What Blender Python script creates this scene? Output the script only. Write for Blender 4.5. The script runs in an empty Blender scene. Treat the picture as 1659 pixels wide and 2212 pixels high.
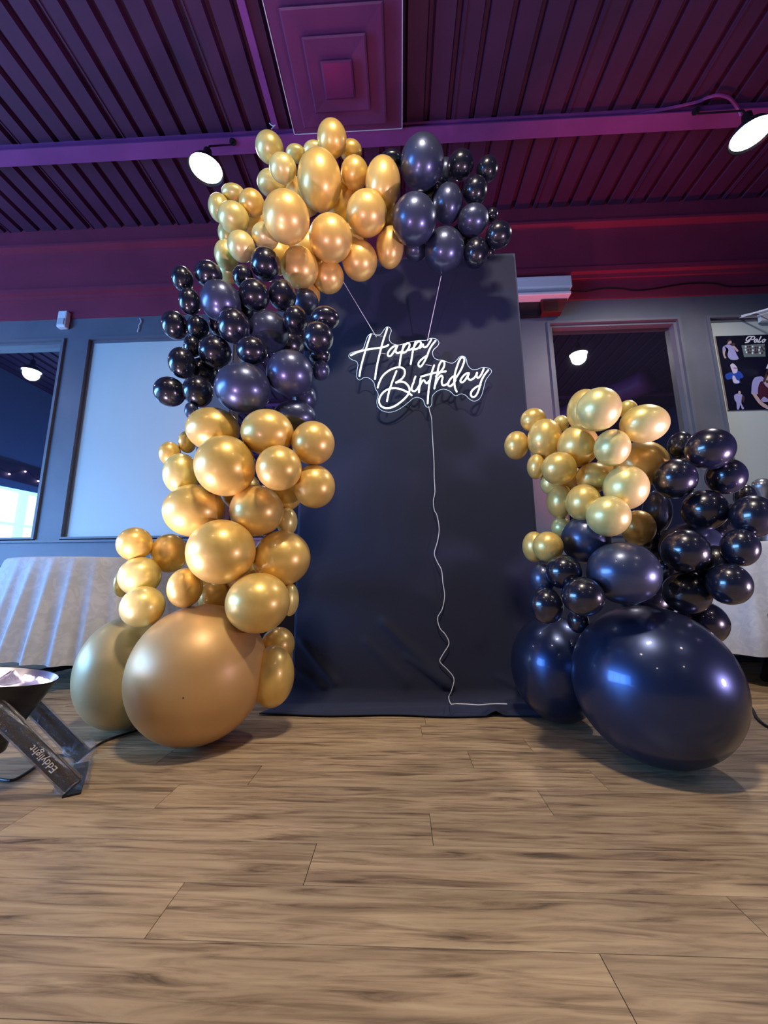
import bpy, bmesh, math, random
import numpy as np
from mathutils import Vector, Matrix
random.seed(7)
C = bpy.context.scene.collection
SC = bpy.context.scene
PI = math.pi

# ------------------------------------------------------------------ camera
IMG_W, IMG_H, FPX, EYE = 1659.0, 2212.0, 831.0, 0.62
R = np.array([[0.99903, 0.01472, 0.04145], [0.04341, -0.17704, -0.98325], [-0.00713, 0.98409, -0.17751]])
_u, _s, _v = np.linalg.svd(R)
R = _u @ _v
def ray(px, py):
    return R @ np.array([(px - IMG_W/2)/FPX, -(py - IMG_H/2)/FPX, -1.0])
def at(px, py, Y):                      # the point at depth Y that is seen at px, py
    v = ray(px, py); p = v*(Y/v[1]); return Vector((p[0], Y, p[2] + EYE))
def atz(px, py, z):                     # the same, at height z
    v = ray(px, py); p = v*((z - EYE)/v[2]); return Vector((p[0], p[1], z))
cam_d = bpy.data.cameras.new('camera'); cam = bpy.data.objects.new('camera', cam_d); C.objects.link(cam)
cam_d.sensor_fit = 'VERTICAL'; cam_d.sensor_height = 24.0; cam_d.lens = 24.0*FPX/IMG_H
cam_d.clip_start = 0.02; cam_d.clip_end = 200
M4 = Matrix([list(R[i]) + [0] for i in range(3)] + [[0, 0, 0, 1]]); M4.translation = Vector((0, 0, EYE))
cam.matrix_world = M4
SC.camera = cam

# ------------------------------------------------------------------ view, world, lights
SC.view_settings.view_transform = 'Standard'; SC.view_settings.look = 'None'
SC.view_settings.gamma = 1; SC.view_settings.use_curve_mapping = False
SC.view_settings.exposure = 0.0
world = bpy.data.worlds.new('dim_evening'); SC.world = world; world.use_nodes = True
world.node_tree.nodes['Background'].inputs[0].default_value = (0.10, 0.13, 0.30, 1)
world.node_tree.nodes['Background'].inputs[1].default_value = 0.12

def spot(name, loc, target, power, col, angle, blend=0.6, size=0.08):
    d = bpy.data.lights.new(name, 'SPOT'); d.energy = power; d.color = col
    d.spot_size = math.radians(angle); d.spot_blend = blend; d.shadow_soft_size = size
    o = bpy.data.objects.new(name, d); C.objects.link(o); o.location = loc
    o.rotation_euler = (Vector(target) - Vector(loc)).to_track_quat('-Z', 'Y').to_euler(); return o
def area(name, loc, target, power, col, sx, sy):
    d = bpy.data.lights.new(name, 'AREA'); d.energy = power; d.color = col
    d.shape = 'RECTANGLE'; d.size = sx; d.size_y = sy
    o = bpy.data.objects.new(name, d); C.objects.link(o); o.location = loc
    o.rotation_euler = (Vector(target) - Vector(loc)).to_track_quat('-Z', 'Y').to_euler(); return o

VIOLET = (0.92, 0.68, 1.0)
WARM = (1.0, 0.78, 0.52)
# daylight through the storefront windows of the left wall, behind and beside the camera
area('daylight_left', (-7.3, -0.5, 1.5), (0, 0.9, 1.5), 640, (0.09, 0.36, 1.0), 5.5, 1.9)
# coloured floor cans, with one added blue fill
spot('can_left', (-1.24, 1.20, 0.42), (0.9, 2.5, 4.5), 52, VIOLET, 105, 1.0, 0.07)
spot('can_right', (1.95, 0.75, 0.42), (-1.6, 2.5, 4.4), 110, VIOLET, 125, 1.0, 0.07)
spot('can_blue', (-4.7, 3.0, 0.40), (-3.6, 3.7, 1.9), 26, (0.08, 0.26, 1.0), 150, 0.9, 0.1)
spot('can_blue_back', (-6.2, -0.5, 0.4), (-7.6, 0.5, 3.2), 420, (0.10, 0.30, 1.0), 120, 0.9, 0.1)  # added unseen blue wash, brightens the left wall for the glass reflection
spot('can_red', (1.25, 3.2, 0.3), (2.3, 3.7, 4.3), 230, (1.0, 0.05, 0.10), 50, 0.9, 0.1)
spot('can_red_middle', (-1.0, 3.2, 0.3), (-1.9, 3.7, 4.2), 50, (1.0, 0.06, 0.16), 100, 0.9, 0.1)
spot('can_near_beam', (-1.05, 0.22, 0.42), (1.05, 2.75, 4.6), 85, (0.92, 0.50, 0.95), 52, 0.6, 0.035)
spot('can_right_beam', (1.95, 0.75, 0.42), (-3.2, 2.9, 4.6), 110, (0.72, 0.42, 1.0), 46, 0.8, 0.05)
# warm lamp hanging over the photographer
spot('warm_lamp', (0.02, 0.0, 3.72), (0.1, 1.2, 0.0), 190, (1.0, 0.84, 0.66), 150, 0.8, 0.10)
spot('warm_lamp_second', (0.24, 0.02, 3.72), (0.3, 1.2, 0.0), 90, (1.0, 0.84, 0.66), 150, 0.8, 0.07)

# ------------------------------------------------------------------ materials
MATS = {}
def mat(name, col, rough=0.6, metal=0.0, coat=0.0, emis=None, es=0.0, **kw):
    m = bpy.data.materials.new(name); m.use_nodes = True
    b = m.node_tree.nodes['Principled BSDF']
    b.inputs['Base Color'].default_value = (*col, 1); b.inputs['Roughness'].default_value = rough
    b.inputs['Metallic'].default_value = metal; b.inputs['Coat Weight'].default_value = coat
    b.inputs['Coat Roughness'].default_value = kw.get('coat_rough', 0.05)
    if emis: b.inputs['Emission Color'].default_value = (*emis, 1); b.inputs['Emission Strength'].default_value = es
    for k, v in kw.items():
        if k in b.inputs: b.inputs[k].default_value = v
    MATS[name] = m; return m
def nt(m): return m.node_tree.nodes, m.node_tree.links, m.node_tree.nodes['Principled BSDF']
def noise_tint(m, c1, c2, scale=4, detail=6, obj=True, stretch=(1, 1, 1), bump=0.0):
    n, l, b = nt(m)
    tc = n.new('ShaderNodeTexCoord'); mp = n.new('ShaderNodeMapping'); mp.inputs['Scale'].default_value = stretch
    l.new(tc.outputs['Object' if obj else 'Generated'], mp.inputs['Vector'])
    nz = n.new('ShaderNodeTexNoise'); nz.inputs['Scale'].default_value = scale; nz.inputs['Detail'].default_value = detail
    l.new(mp.outputs[0], nz.inputs['Vector'])
    cr = n.new('ShaderNodeValToRGB'); cr.color_ramp.elements[0].position = 0.32; cr.color_ramp.elements[1].position = 0.68
    cr.color_ramp.elements[0].color = (*c1, 1); cr.color_ramp.elements[1].color = (*c2, 1)
    l.new(nz.outputs['Fac'], cr.inputs[0]); l.new(cr.outputs[0], b.inputs['Base Color'])
    if bump:
        bp = n.new('ShaderNodeBump'); bp.inputs['Strength'].default_value = bump; bp.inputs['Distance'].default_value = 0.01
        l.new(nz.outputs['Fac'], bp.inputs['Height']); l.new(bp.outputs[0], b.inputs['Normal'])
    return m

g_gold = noise_tint(mat('pearl_gold_latex', (0.8, 0.6, 0.2), 0.36, 0.38, 0.5, coat_rough=0.14), (0.74, 0.49, 0.115), (0.82, 0.57, 0.16), 2.0, 2)
g_giant = noise_tint(mat('matte_gold_latex', (0.66, 0.42, 0.18), 0.46, 0.35, 0.3, coat_rough=0.3), (0.62, 0.37, 0.13), (0.68, 0.42, 0.16), 1.5, 2)
g_lit_tint = noise_tint(mat('pearl_champagne_latex', (0.72, 0.58, 0.27), 0.36, 0.35, 0.5, coat_rough=0.15), (0.72, 0.60, 0.19), (0.80, 0.68, 0.25), 2.0, 2)  # pearl gold again, a lighting difference put into its paler colour
g_rear = noise_tint(mat('olive_gold_latex', (0.5, 0.42, 0.22), 0.42, 0.35, 0.3, coat_rough=0.25), (0.53, 0.41, 0.19), (0.60, 0.47, 0.22), 1.5, 2)
k_gloss = noise_tint(mat('glossy_black_latex', (0.005, 0.006, 0.012), 0.26, 0.0, 0.9, coat_rough=0.05), (0.005, 0.0065, 0.015), (0.008, 0.010, 0.022), 2.0, 2)
k_pearl = noise_tint(mat('pearl_black_latex', (0.05, 0.055, 0.09), 0.33, 0.6, 0.5, coat_rough=0.14), (0.050, 0.065, 0.125), (0.066, 0.082, 0.15), 2.0, 2)
k_giant = noise_tint(mat('satin_black_latex', (0.022, 0.026, 0.045), 0.31, 0.75, 0.30, coat_rough=0.05), (0.030, 0.045, 0.105), (0.038, 0.054, 0.12), 1.5, 2)
m_purple = noise_tint(mat('purple_painted_steel', (0.20, 0.035, 0.17), 0.45), (0.22, 0.045, 0.19), (0.27, 0.055, 0.23), 3, 6, bump=0.05)
m_deck = noise_tint(mat('plum_painted_deck', (0.08, 0.025, 0.09), 0.55), (0.060, 0.012, 0.045), (0.078, 0.016, 0.058), 2.5, 6)
m_fascia = noise_tint(mat('red_painted_fascia', (0.3, 0.03, 0.08), 0.6), (0.20, 0.020, 0.052), (0.25, 0.026, 0.065), 2, 8)
m_grey = noise_tint(mat('grey_wall_paint', (0.17, 0.175, 0.21), 0.5), (0.105, 0.115, 0.15), (0.13, 0.14, 0.178), 3, 5)
m_board = noise_tint(mat('white_board_panel', (0.5, 0.58, 0.58), 0.45), (0.50, 0.575, 0.575), (0.53, 0.605, 0.60), 0.8, 3)
m_white = mat('white_plastic', (0.72, 0.74, 0.78), 0.4)
m_vent = noise_tint(mat('plum_painted_vent', (0.22, 0.045, 0.16), 0.4), (0.13, 0.028, 0.095), (0.16, 0.034, 0.11), 3, 4)
m_ventshine = mat('glossy_plum_paint', (0.15, 0.03, 0.11), 0.22, 0.2)
m_black = mat('black_painted_metal', (0.012, 0.013, 0.018), 0.35, 0.3)
m_rubber = mat('black_rubber', (0.01, 0.01, 0.012), 0.5)
m_chrome = mat('polished_reflector', (0.9, 0.87, 0.95), 0.28, 1.0)
m_redbox = mat('red_plastic', (0.09, 0.004, 0.006), 0.45)
m_string = mat('white_cord_sleeve', (0.85, 0.85, 0.9), 0.5)
m_darkroom = mat('dark_room_paint', (0.05, 0.04, 0.09), 0.7)
m_bluewall = mat('blue_room_paint', (0.18, 0.30, 0.50), 0.7)
m_day = mat('daylit_glass', (0.1, 0.1, 0.1), 0.3, emis=(0.50, 0.74, 1.0), es=7.0)
m_bulb = mat('lit_bulb', (1, 1, 1), 0.3, emis=(1.0, 0.93, 1.0), es=26)
m_warmbulb = mat('lit_warm_bulb', (1, 1, 1), 0.3, emis=(1.0, 0.72, 0.38), es=40)
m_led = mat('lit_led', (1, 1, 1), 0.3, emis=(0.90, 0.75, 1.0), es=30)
m_neon = mat('lit_neon_tube', (1, 1, 1), 0.4, emis=(0.90, 1.0, 0.97), es=1.6)
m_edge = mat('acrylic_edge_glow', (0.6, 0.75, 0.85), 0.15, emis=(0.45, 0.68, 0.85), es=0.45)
m_print = lambda n, c: mat(n, c, 0.5)
m_glass = mat('dark_window_glass', (0.010, 0.010, 0.02), 0.015, 0.0, **{'IOR': 4.0})
m_curtain = mat('navy_black_fabric', (0.012, 0.017, 0.046), 0.85)
n_, l_, b_ = nt(m_curtain)
b_.inputs['Sheen Weight'].default_value = 0.25; b_.inputs['Sheen Roughness'].default_value = 0.5
b_.inputs['Sheen Tint'].default_value = (0.35, 0.4, 0.7, 1)
w_ = n_.new('ShaderNodeTexNoise'); w_.inputs['Scale'].default_value = 300; bp_ = n_.new('ShaderNodeBump'); bp_.inputs['Strength'].default_value = 0.06
l_.new(w_.outputs['Fac'], bp_.inputs['Height']); l_.new(bp_.outputs[0], b_.inputs['Normal'])
m_cloth = mat('white_damask_cloth', (0.62, 0.60, 0.58), 0.65)
n_, l_, b_ = nt(m_cloth)
tc_ = n_.new('ShaderNodeTexCoord'); wv = n_.new('ShaderNodeTexNoise'); wv.inputs['Scale'].default_value = 16; wv.inputs['Detail'].default_value = 3; wv.inputs['Distortion'].default_value = 1.6
l_.new(tc_.outputs['Object'], wv.inputs['Vector'])
cr_ = n_.new('ShaderNodeValToRGB'); cr_.color_ramp.elements[0].position = 0.45; cr_.color_ramp.elements[1].position = 0.56
cr_.color_ramp.elements[0].color = (0.54, 0.56, 0.61, 1); cr_.color_ramp.elements[1].color = (0.62, 0.63, 0.67, 1)
l_.new(wv.outputs['Fac'], cr_.inputs[0]); l_.new(cr_.outputs[0], b_.inputs['Base Color'])
bp_ = n_.new('ShaderNodeBump'); bp_.inputs['Strength'].default_value = 0.25; bp_.inputs['Distance'].default_value = 0.004
l_.new(wv.outputs['Fac'], bp_.inputs['Height']); l_.new(bp_.outputs[0], b_.inputs['Normal'])
# clear acrylic: thin sheet, mostly see-through with a sheen
m_acr = bpy.data.materials.new('clear_acrylic'); m_acr.use_nodes = True
n_ = m_acr.node_tree.nodes; l_ = m_acr.node_tree.links; n_.remove(n_['Principled BSDF'])
tr = n_.new('ShaderNodeBsdfTransparent'); tr.inputs[0].default_value = (0.97, 0.98, 1, 1)
gl = n_.new('ShaderNodeBsdfGlossy'); gl.inputs['Roughness'].default_value = 0.03
fr = n_.new('ShaderNodeFresnel'); fr.inputs[0].default_value = 1.18; mx = n_.new('ShaderNodeMixShader')
l_.new(fr.outputs[0], mx.inputs[0]); l_.new(tr.outputs[0], mx.inputs[1]); l_.new(gl.outputs[0], mx.inputs[2])
l_.new(mx.outputs[0], n_['Material Output'].inputs['Surface'])
# crinkled clear wrap
m_wrap = bpy.data.materials.new('crinkled_clear_wrap'); m_wrap.use_nodes = True
n_ = m_wrap.node_tree.nodes; l_ = m_wrap.node_tree.links; n_.remove(n_['Principled BSDF'])
tr = n_.new('ShaderNodeBsdfTransparent'); gl = n_.new('ShaderNodeBsdfGlossy'); gl.inputs['Roughness'].default_value = 0.12
mx = n_.new('ShaderNodeMixShader'); mx.inputs[0].default_value = 0.16; nz = n_.new('ShaderNodeTexNoise'); nz.inputs['Scale'].default_value = 45
bp_ = n_.new('ShaderNodeBump'); bp_.inputs['Strength'].default_value = 1.0; bp_.inputs['Distance'].default_value = 0.02
l_.new(nz.outputs['Fac'], bp_.inputs['Height']); l_.new(bp_.outputs[0], gl.inputs['Normal'])
l_.new(tr.outputs[0], mx.inputs[1]); l_.new(gl.outputs[0], mx.inputs[2]); l_.new(mx.outputs[0], n_['Material Output'].inputs['Surface'])
# vinyl plank
m_plank = mat('oak_vinyl_plank', (0.4, 0.3, 0.2), 0.42)
n_, l_, b_ = nt(m_plank)
geo = n_.new('ShaderNodeNewGeometry'); oi = n_.new('ShaderNodeObjectInfo')
ad = n_.new('ShaderNodeVectorMath'); ad.operation = 'MULTIPLY_ADD'
cmb = n_.new('ShaderNodeCombineXYZ'); l_.new(oi.outputs['Random'], cmb.inputs[0]); l_.new(oi.outputs['Random'], cmb.inputs[2]); l_.new(oi.outputs['Random'], cmb.inputs[1])
ad.inputs[1].default_value = (37, 11, 23); l_.new(cmb.outputs[0], ad.inputs[0]); l_.new(geo.outputs['Position'], ad.inputs[2])
mp = n_.new('ShaderNodeMapping'); mp.inputs['Scale'].default_value = (1.1, 14, 1); l_.new(ad.outputs[0], mp.inputs['Vector'])
nz = n_.new('ShaderNodeTexNoise'); nz.inputs['Scale'].default_value = 3.4; nz.inputs['Detail'].default_value = 9; nz.inputs['Roughness'].default_value = 0.62; nz.inputs['Distortion'].default_value = 0.9
l_.new(mp.outputs[0], nz.inputs['Vector'])
cr = n_.new('ShaderNodeValToRGB'); e = cr.color_ramp.elements
e[0].position = 0.30; e[0].color = (0.100, 0.065, 0.040, 1); e[1].position = 0.72; e[1].color = (0.58, 0.435, 0.25, 1)
q = e.new(0.42); q.color = (0.30, 0.205, 0.118, 1); q = e.new(0.53); q.color = (0.45, 0.32, 0.185, 1)
l_.new(nz.outputs['Fac'], cr.inputs[0])
mp2 = n_.new('ShaderNodeMapping'); mp2.inputs['Scale'].default_value = (0.55, 3.2, 1); l_.new(ad.outputs[0], mp2.inputs['Vector'])
nz2 = n_.new('ShaderNodeTexNoise'); nz2.inputs['Scale'].default_value = 3; nz2.inputs['Detail'].default_value = 4; l_.new(mp2.outputs[0], nz2.inputs['Vector'])
mr = n_.new('ShaderNodeMapRange'); mr.inputs[1].default_value = 0.3; mr.inputs[2].default_value = 0.7; mr.inputs[3].default_value = 0.80; mr.inputs[4].default_value = 1.16
l_.new(nz2.outputs['Fac'], mr.inputs[0])
mr2 = n_.new('ShaderNodeMapRange'); mr2.inputs[3].default_value = 0.93; mr2.inputs[4].default_value = 1.07; l_.new(oi.outputs['Random'], mr2.inputs[0])
mu = n_.new('ShaderNodeMath'); mu.operation = 'MULTIPLY'; l_.new(mr.outputs[0], mu.inputs[0]); l_.new(mr2.outputs[0], mu.inputs[1])
vm = n_.new('ShaderNodeVectorMath'); vm.operation = 'SCALE'; l_.new(cr.outputs[0], vm.inputs[0]); l_.new(mu.outputs[0], vm.inputs['Scale'])
l_.new(vm.outputs[0], b_.inputs['Base Color'])
bp_ = n_.new('ShaderNodeBump'); bp_.inputs['Strength'].default_value = 0.12; bp_.inputs['Distance'].default_value = 0.002
l_.new(nz.outputs['Fac'], bp_.inputs['Height']); l_.new(bp_.outputs[0], b_.inputs['Normal'])

# ------------------------------------------------------------------ helpers
def obj(name, bm, m, parent=None, smooth=False):
    me = bpy.data.meshes.new(name)
    if isinstance(bm, bmesh.types.BMesh):
        bmesh.ops.recalc_face_normals(bm, faces=bm.faces); bm.to_mesh(me); bm.free()
    else: me = bm
    if m is not None and not len(me.materials): me.materials.append(m)
    if smooth:
        for p in me.polygons: p.use_smooth = True
    o = bpy.data.objects.new(name, me); C.objects.link(o)
    if parent: o.parent = parent
    return o
def tag(o, label, cat, group=None):
    o['label'] = label; o['category'] = cat
    if group: o['group'] = group
    return o
def thing(name, label, cat, loc=(0, 0, 0), group=None, rz=0):
    o = bpy.data.objects.new(name, None); C.objects.link(o); o.location = loc; o.rotation_euler = (0, 0, rz)
    o.empty_display_size = 0.05
    return tag(o, label, cat, group)
def struct(name, bm, m, parent=None, **k):
    o = obj(name, bm, m, parent, **k)
    if not parent: o['kind'] = 'structure'
    return o
def bx(bm, x0, x1, y0, y1, z0, z1, bevel=0.0):
    r = bmesh.ops.create_cube(bm, size=1)
    for v in r['verts']:
        v.co = Vector(((x0+x1)/2 + v.co.x*(x1-x0), (y0+y1)/2 + v.co.y*(y1-y0), (z0+z1)/2 + v.co.z*(z1-z0)))
    if bevel:
        es = list({e for v in r['verts'] for e in v.link_edges})
        bmesh.ops.bevel(bm, geom=es, offset=bevel, segments=2, affect='EDGES', profile=0.5)
def box(x0, x1, y0, y1, z0, z1, bevel=0.0):
    bm = bmesh.new(); bx(bm, x0, x1, y0, y1, z0, z1, bevel); return bm
def catmull(pts, n=6, closed=False):
    P = [Vector(p) for p in pts]; out = []; L = len(P)
    rng = range(L) if closed else range(L-1)
    for i in rng:
        p0 = P[(i-1) % L] if closed or i > 0 else P[0]; p1 = P[i]; p2 = P[(i+1) % L]
        p3 = P[(i+2) % L] if closed or i+2 < L else P[-1]
        for k in range(n):
            t = k/n
            out.append(0.5*((2*p1) + (p2-p0)*t + (2*p0-5*p1+4*p2-p3)*t*t + (3*p1-p0-3*p2+p3)*t**3))
    if not closed: out.append(P[-1].copy())
    return out
def tube(bm, pts, r, seg=8, closed=False, cap=True, rounded=False):
    P = [Vector(p) for p in pts]; n = len(P); rings = []
    prev = None
    for i in range(n):
        a = P[(i-1) % n] if closed or i > 0 else P[i]; b = P[(i+1) % n] if closed or i < n-1 else P[i]
        t = (b-a)
        if t.length < 1e-9: t = Vector((0, 0, 1))
        t.normalize()
        if prev is None:
            u = t.orthogonal().normalized()
        else:
            u = prev - t*prev.dot(t)
            u = u.normalized() if u.length > 1e-6 else t.orthogonal().normalized()
        prev = u; w = t.cross(u)
        rr = r(i/(n-1)) if callable(r) else r
        rings.append([bm.verts.new(P[i] + (u*math.cos(2*PI*k/seg) + w*math.sin(2*PI*k/seg))*rr) for k in range(seg)])
    m = n if closed else n-1
    for i in range(m):
        A = rings[i]; B = rings[(i+1) % n]
        for k in range(seg): bm.faces.new((A[k], A[(k+1) % seg], B[(k+1) % seg], B[k]))
    if cap and not closed:
        bm.faces.new(rings[0][::-1]); bm.faces.new(rings[-1])
        if rounded:
            for c in (P[0], P[-1]): bmesh.ops.create_uvsphere(bm, u_segments=8, v_segments=6, radius=r, matrix=Matrix.Translation(c))
def tube_bm(pts, r, **k):
    bm = bmesh.new(); tube(bm, pts, r, **k); return bm
def lathe(profile, seg=32, mat4=None):
    bm = bmesh.new(); rings = []
    for (r, z) in profile:
        rings.append([bm.verts.new((max(r, 1e-4)*math.cos(2*PI*k/seg), max(r, 1e-4)*math.sin(2*PI*k/seg), z)) for k in range(seg)])
    for a, b in zip(rings, rings[1:]):
        for k in range(seg): bm.faces.new((a[k], a[(k+1) % seg], b[(k+1) % seg], b[k]))
    if mat4: bmesh.ops.transform(bm, matrix=mat4, verts=bm.verts)
    return bm
def disc(r, z, seg=32, mat4=None):
    bm = bmesh.new(); bmesh.ops.create_circle(bm, cap_ends=True, segments=seg, radius=r, matrix=Matrix.Translation((0, 0, z)))
    if mat4: bmesh.ops.transform(bm, matrix=mat4, verts=bm.verts)
    return bm

# ------------------------------------------------------------------ floor
XL, XR, YB, YW, ZC = -7.6, 6.6, -6.0, 3.70, 4.70
floor = struct('floor', box(XL, XR, YB, YW + 0.2, -0.1, -0.006), mat('plank_joint_dark', (0.06, 0.04, 0.03), 0.8))
pm = None
ROW, LEN = 0.1305, 1.10
row0 = {0: 0.325, 1: 0.636, 2: -0.212, 3: 0.068, 4: 0.40, 5: 0.614, 6: 0.236, -1: 0.05}
nplank = 0
bm = box(0.0006, LEN - 0.0006, 0.0006, ROW - 0.0006, -0.006, 0.0, 0.0007)
bm.faces.ensure_lookup_table()
pm_o = obj('plank', bm, m_plank, floor); pm = pm_o.data; first = True
for k in range(-2, 19):
    y = 0.655 + k*ROW
    x0 = row0.get(k, random.uniform(0, LEN))
    lim = min(3.3, 0.9 + 1.15*(y + ROW)) if y < 2.0 else 3.6
    j = math.floor((-lim - x0)/LEN)
    while x0 + j*LEN < lim:
        if first: o = pm_o; first = False
        else: o = pm_o.copy(); C.objects.link(o); o.parent = floor
        o.location = (x0 + j*LEN, y, 0); nplank += 1; j += 1
# beyond the planks one can pick apart, the same boards go on joined
bm = bmesh.new()
for k in range(-51, 24):
    y = 0.655 + k*ROW
    if y < YB: continue
    x0 = random.uniform(0, LEN); j = math.floor((XL - x0)/LEN)
    lim = 0 if not (-2 <= k < 19) else (min(3.3, 0.9 + 1.15*(y + ROW)) if y < 2.0 else 3.6)
    while x0 + j*LEN < XR:
        a = max(XL, x0 + j*LEN + 0.0006); b = min(XR, x0 + (j+1)*LEN - 0.0006)
        j += 1
        if lim and b > -lim - LEN and a < lim + LEN: 
            if b > -lim - LEN*1.0 and a < -lim - 0.1: b = min(b, -lim - LEN)
            elif a < lim + LEN and b > lim + 0.1: a = max(a, lim + LEN)
            else: continue
        if b - a < 0.05 or y + ROW > YW + 0.19: continue
        bx(bm, a, b, y + 0.0006, y + ROW - 0.0006, -0.0055, -0.0006)
o = obj('plank_field', bm, m_plank, floor); o['kind'] = 'stuff'

# ------------------------------------------------------------------ ceiling deck
ceil = struct('ceiling', box(XL, XR, YB, YW + 0.2, ZC + 0.10, ZC + 0.2), m_deck)
PIT = 0.203
def deck_sheet():
    bm = bmesh.new(); prof = []
    for i in range(5):
        x = i*PIT
        prof += [(x, 0), (x + 0.145, 0), (x + 0.158, 0.05), (x + 0.190, 0.05)]
    prof += [(5*PIT, 0)]
    # side lap seam
    prof[-1] = (5*PIT - 0.001, 0); prof.insert(1, (0.012, 0)); prof.insert(2, (0.013, -0.008)); prof.insert(3, (0.019, -0.008)); prof.insert(4, (0.020, 0))
    A = [bm.verts.new((x, YB, z)) for x, z in prof]; B = [bm.verts.new((x, YW, z)) for x, z in prof]
    for i in range(len(prof)-1): bm.faces.new((A[i], A[i+1], B[i+1], B[i]))
    return bm
ds = obj('deck_sheet', deck_sheet(), m_deck, ceil)
ds.location = (XL, 0, ZC)
for i in range(1, 14):
    o = ds.copy(); C.objects.link(o); o.parent = ceil; o.location = (XL + i*5*PIT, 0, ZC)

# beam below the deck and its bracing strip
bm = bmesh.new()
bx(bm, XL, XR, 2.775, 2.915, 4.598, 4.61); bx(bm, XL, XR, 2.835, 2.85, 4.61, 4.69); bx(bm, XL, XR, 2.80, 2.89, 4.688, 4.699)
struct('trim_1', bm, m_purple)['label'] = 'purple painted steel beam crossing under the ribbed deck'
for i, yb in enumerate((-0.6, -4.0)):
    bm = bmesh.new()
    bx(bm, XL, XR, yb, yb + 0.14, 4.598, 4.61); bx(bm, XL, XR, yb + 0.06, yb + 0.075, 4.61, 4.69); bx(bm, XL, XR, yb + 0.025, yb + 0.115, 4.688, 4.699)
    struct('trim_%d' % (i + 2), bm, m_purple)
o = struct('trim_4', box(-1.10, -1.045, -0.5, 2.77, 4.66, 4.685), m_purple); o['label'] = 'narrow purple strip running along the ribs beside the vent'

# ------------------------------------------------------------------ back wall: frame, panes, boards, fascia
Z0, Z1 = 1.06, 3.29
cols = [(-7.6, -5.55), (-5.02, -3.67), (-3.416, -2.04), (-1.79, -0.44), (-0.19, 1.05), (1.568, 2.92), (3.183, 4.55), (4.80, 6.3)]
kinds = ['pane', 'pane', 'board', 'pane', 'pane', 'pane', 'board', 'pane']
bm = bmesh.new()
bx(bm, XL, XR, YW, YW + 0.12, 0, Z0 - 0.02)
bx(bm, XL, XR, YW, YW + 0.12, Z1, 3.535)
xs = [XL] + [v for c in cols for v in c] + [XR]
for a, b in zip(xs[::2], xs[1::2]):
    if b - a > 0.01: bx(bm, a, b, YW, YW + 0.12, Z0 - 0.02, Z1)
wall = struct('wall_back', bm, m_grey)
def trim_box(name, *a, m=m_grey):
    return obj(name, box(*a), m, wall)
trim_box('sill', XL, XR, YW - 0.03, YW + 0.02, Z0 - 0.035, Z0 - 0.012)
trim_box('chair_rail', XL, XR, YW - 0.015, YW, 0.80, 0.835)
trim_box('wainscot', XL, XR, YW - 0.008, YW - 0.0005, 0, 0.80, m=mat('dark_wainscot', (0.02, 0.022, 0.04), 0.6))
fas = struct('wall_back_fascia', box(XL, XR, YW - 0.012, YW + 0.12, 3.536, ZC + 0.1), m_fascia)
obj('ledge', box(XL, XR, YW - 0.075, YW - 0.0125, 3.82, 3.875), m_fascia, fas)
obj('ledge_groove', box(XL, XR, YW - 0.03, YW - 0.0125, 3.775, 3.8195), m_fascia, fas)
obj('top_flange', box(XL, XR, YW - 0.10, YW - 0.0125, 4.40, 4.43), m_fascia, fas)
nwin = 0
for (a, b), kd in zip(cols, kinds):
    nwin += 1
    w = bpy.data.objects.new('window_%d' % nwin, None); C.objects.link(w); w['kind'] = 'structure'; w.location = (0, 0, 0)
    for nm, q in (('window_frame', 0.0), ('inner_stop', 0.028)):
        bm = bmesh.new(); y0 = YW - 0.022 + q*1.2; t = 0.028
        bx(bm, a + q, a + q + t, y0, YW + 0.10, Z0, Z1); bx(bm, b - q - t, b - q, y0, YW + 0.10, Z0, Z1)
        bx(bm, a + q + t, b - q - t, y0, YW + 0.10, Z1 - q - t, Z1 - q)
        if q == 0: bx(bm, a + t, b - t, y0, YW + 0.10, Z0, Z0 + 0.02)
        obj(nm, bm, m_grey, w)
    t = 0.03
    if kd == 'pane': obj('pane', box(a + t, b - t, YW + 0.078, YW + 0.086, Z0 + 0.01, Z1 - t), m_glass, w)
    else:
        w.name = 'window_%d' % nwin
        p = obj('blank_panel', box(a + t*0.4, b - t*0.4, YW + 0.02, YW + 0.03, Z0 + 0.02, Z1 - t*0.6), m_board, w)
        p['label'] = 'pale blue-white blank panel filling the window opening'

# rest of the room, seen in the dark glass
bm = bmesh.new()
bx(bm, XL - 0.1, XL, YB, -2.6, 0, ZC); bx(bm, XL - 0.1, XL, 3.1, YW + 0.12, 0, ZC)
bx(bm, XL - 0.1, XL, -2.6, 3.1, 0, 0.5); bx(bm, XL - 0.1, XL, -2.6, 3.1, 2.42, 3.55)
bx(bm, XL - 0.1, XL, -2.6, 3.1, 3.55, ZC)
struct('wall_left', bm, m_bluewall)
bm = bmesh.new(); bx(bm, XL, XL + 0.05, -2.7, 3.15, 2.62, 2.95); struct('trim_5', bm, m_darkroom)
for i in range(4):
    y0 = -2.6 + i*1.43; w = bpy.data.objects.new('window_%d' % (20 + i), None); C.objects.link(w); w['kind'] = 'structure'
    bm = bmesh.new(); bx(bm, XL - 0.08, XL + 0.02, y0, y0 + 0.07, 0.5, 2.42); bx(bm, XL - 0.08, XL + 0.02, y0 + 1.36, y0 + 1.41, 0.5, 2.42); bx(bm, XL - 0.08, XL + 0.02, y0 + 0.07, y0 + 1.36, 1.75, 1.80)
    obj('window_frame', bm, m_darkroom, w)
    obj('pane', box(XL - 0.07, XL - 0.06, y0 + 0.07, y0 + 1.36, 0.5, 2.42), m_day, w)
struct('wall_right', box(XR, XR + 0.1, YB, YW + 0.12, 0, ZC), m_darkroom)
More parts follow.
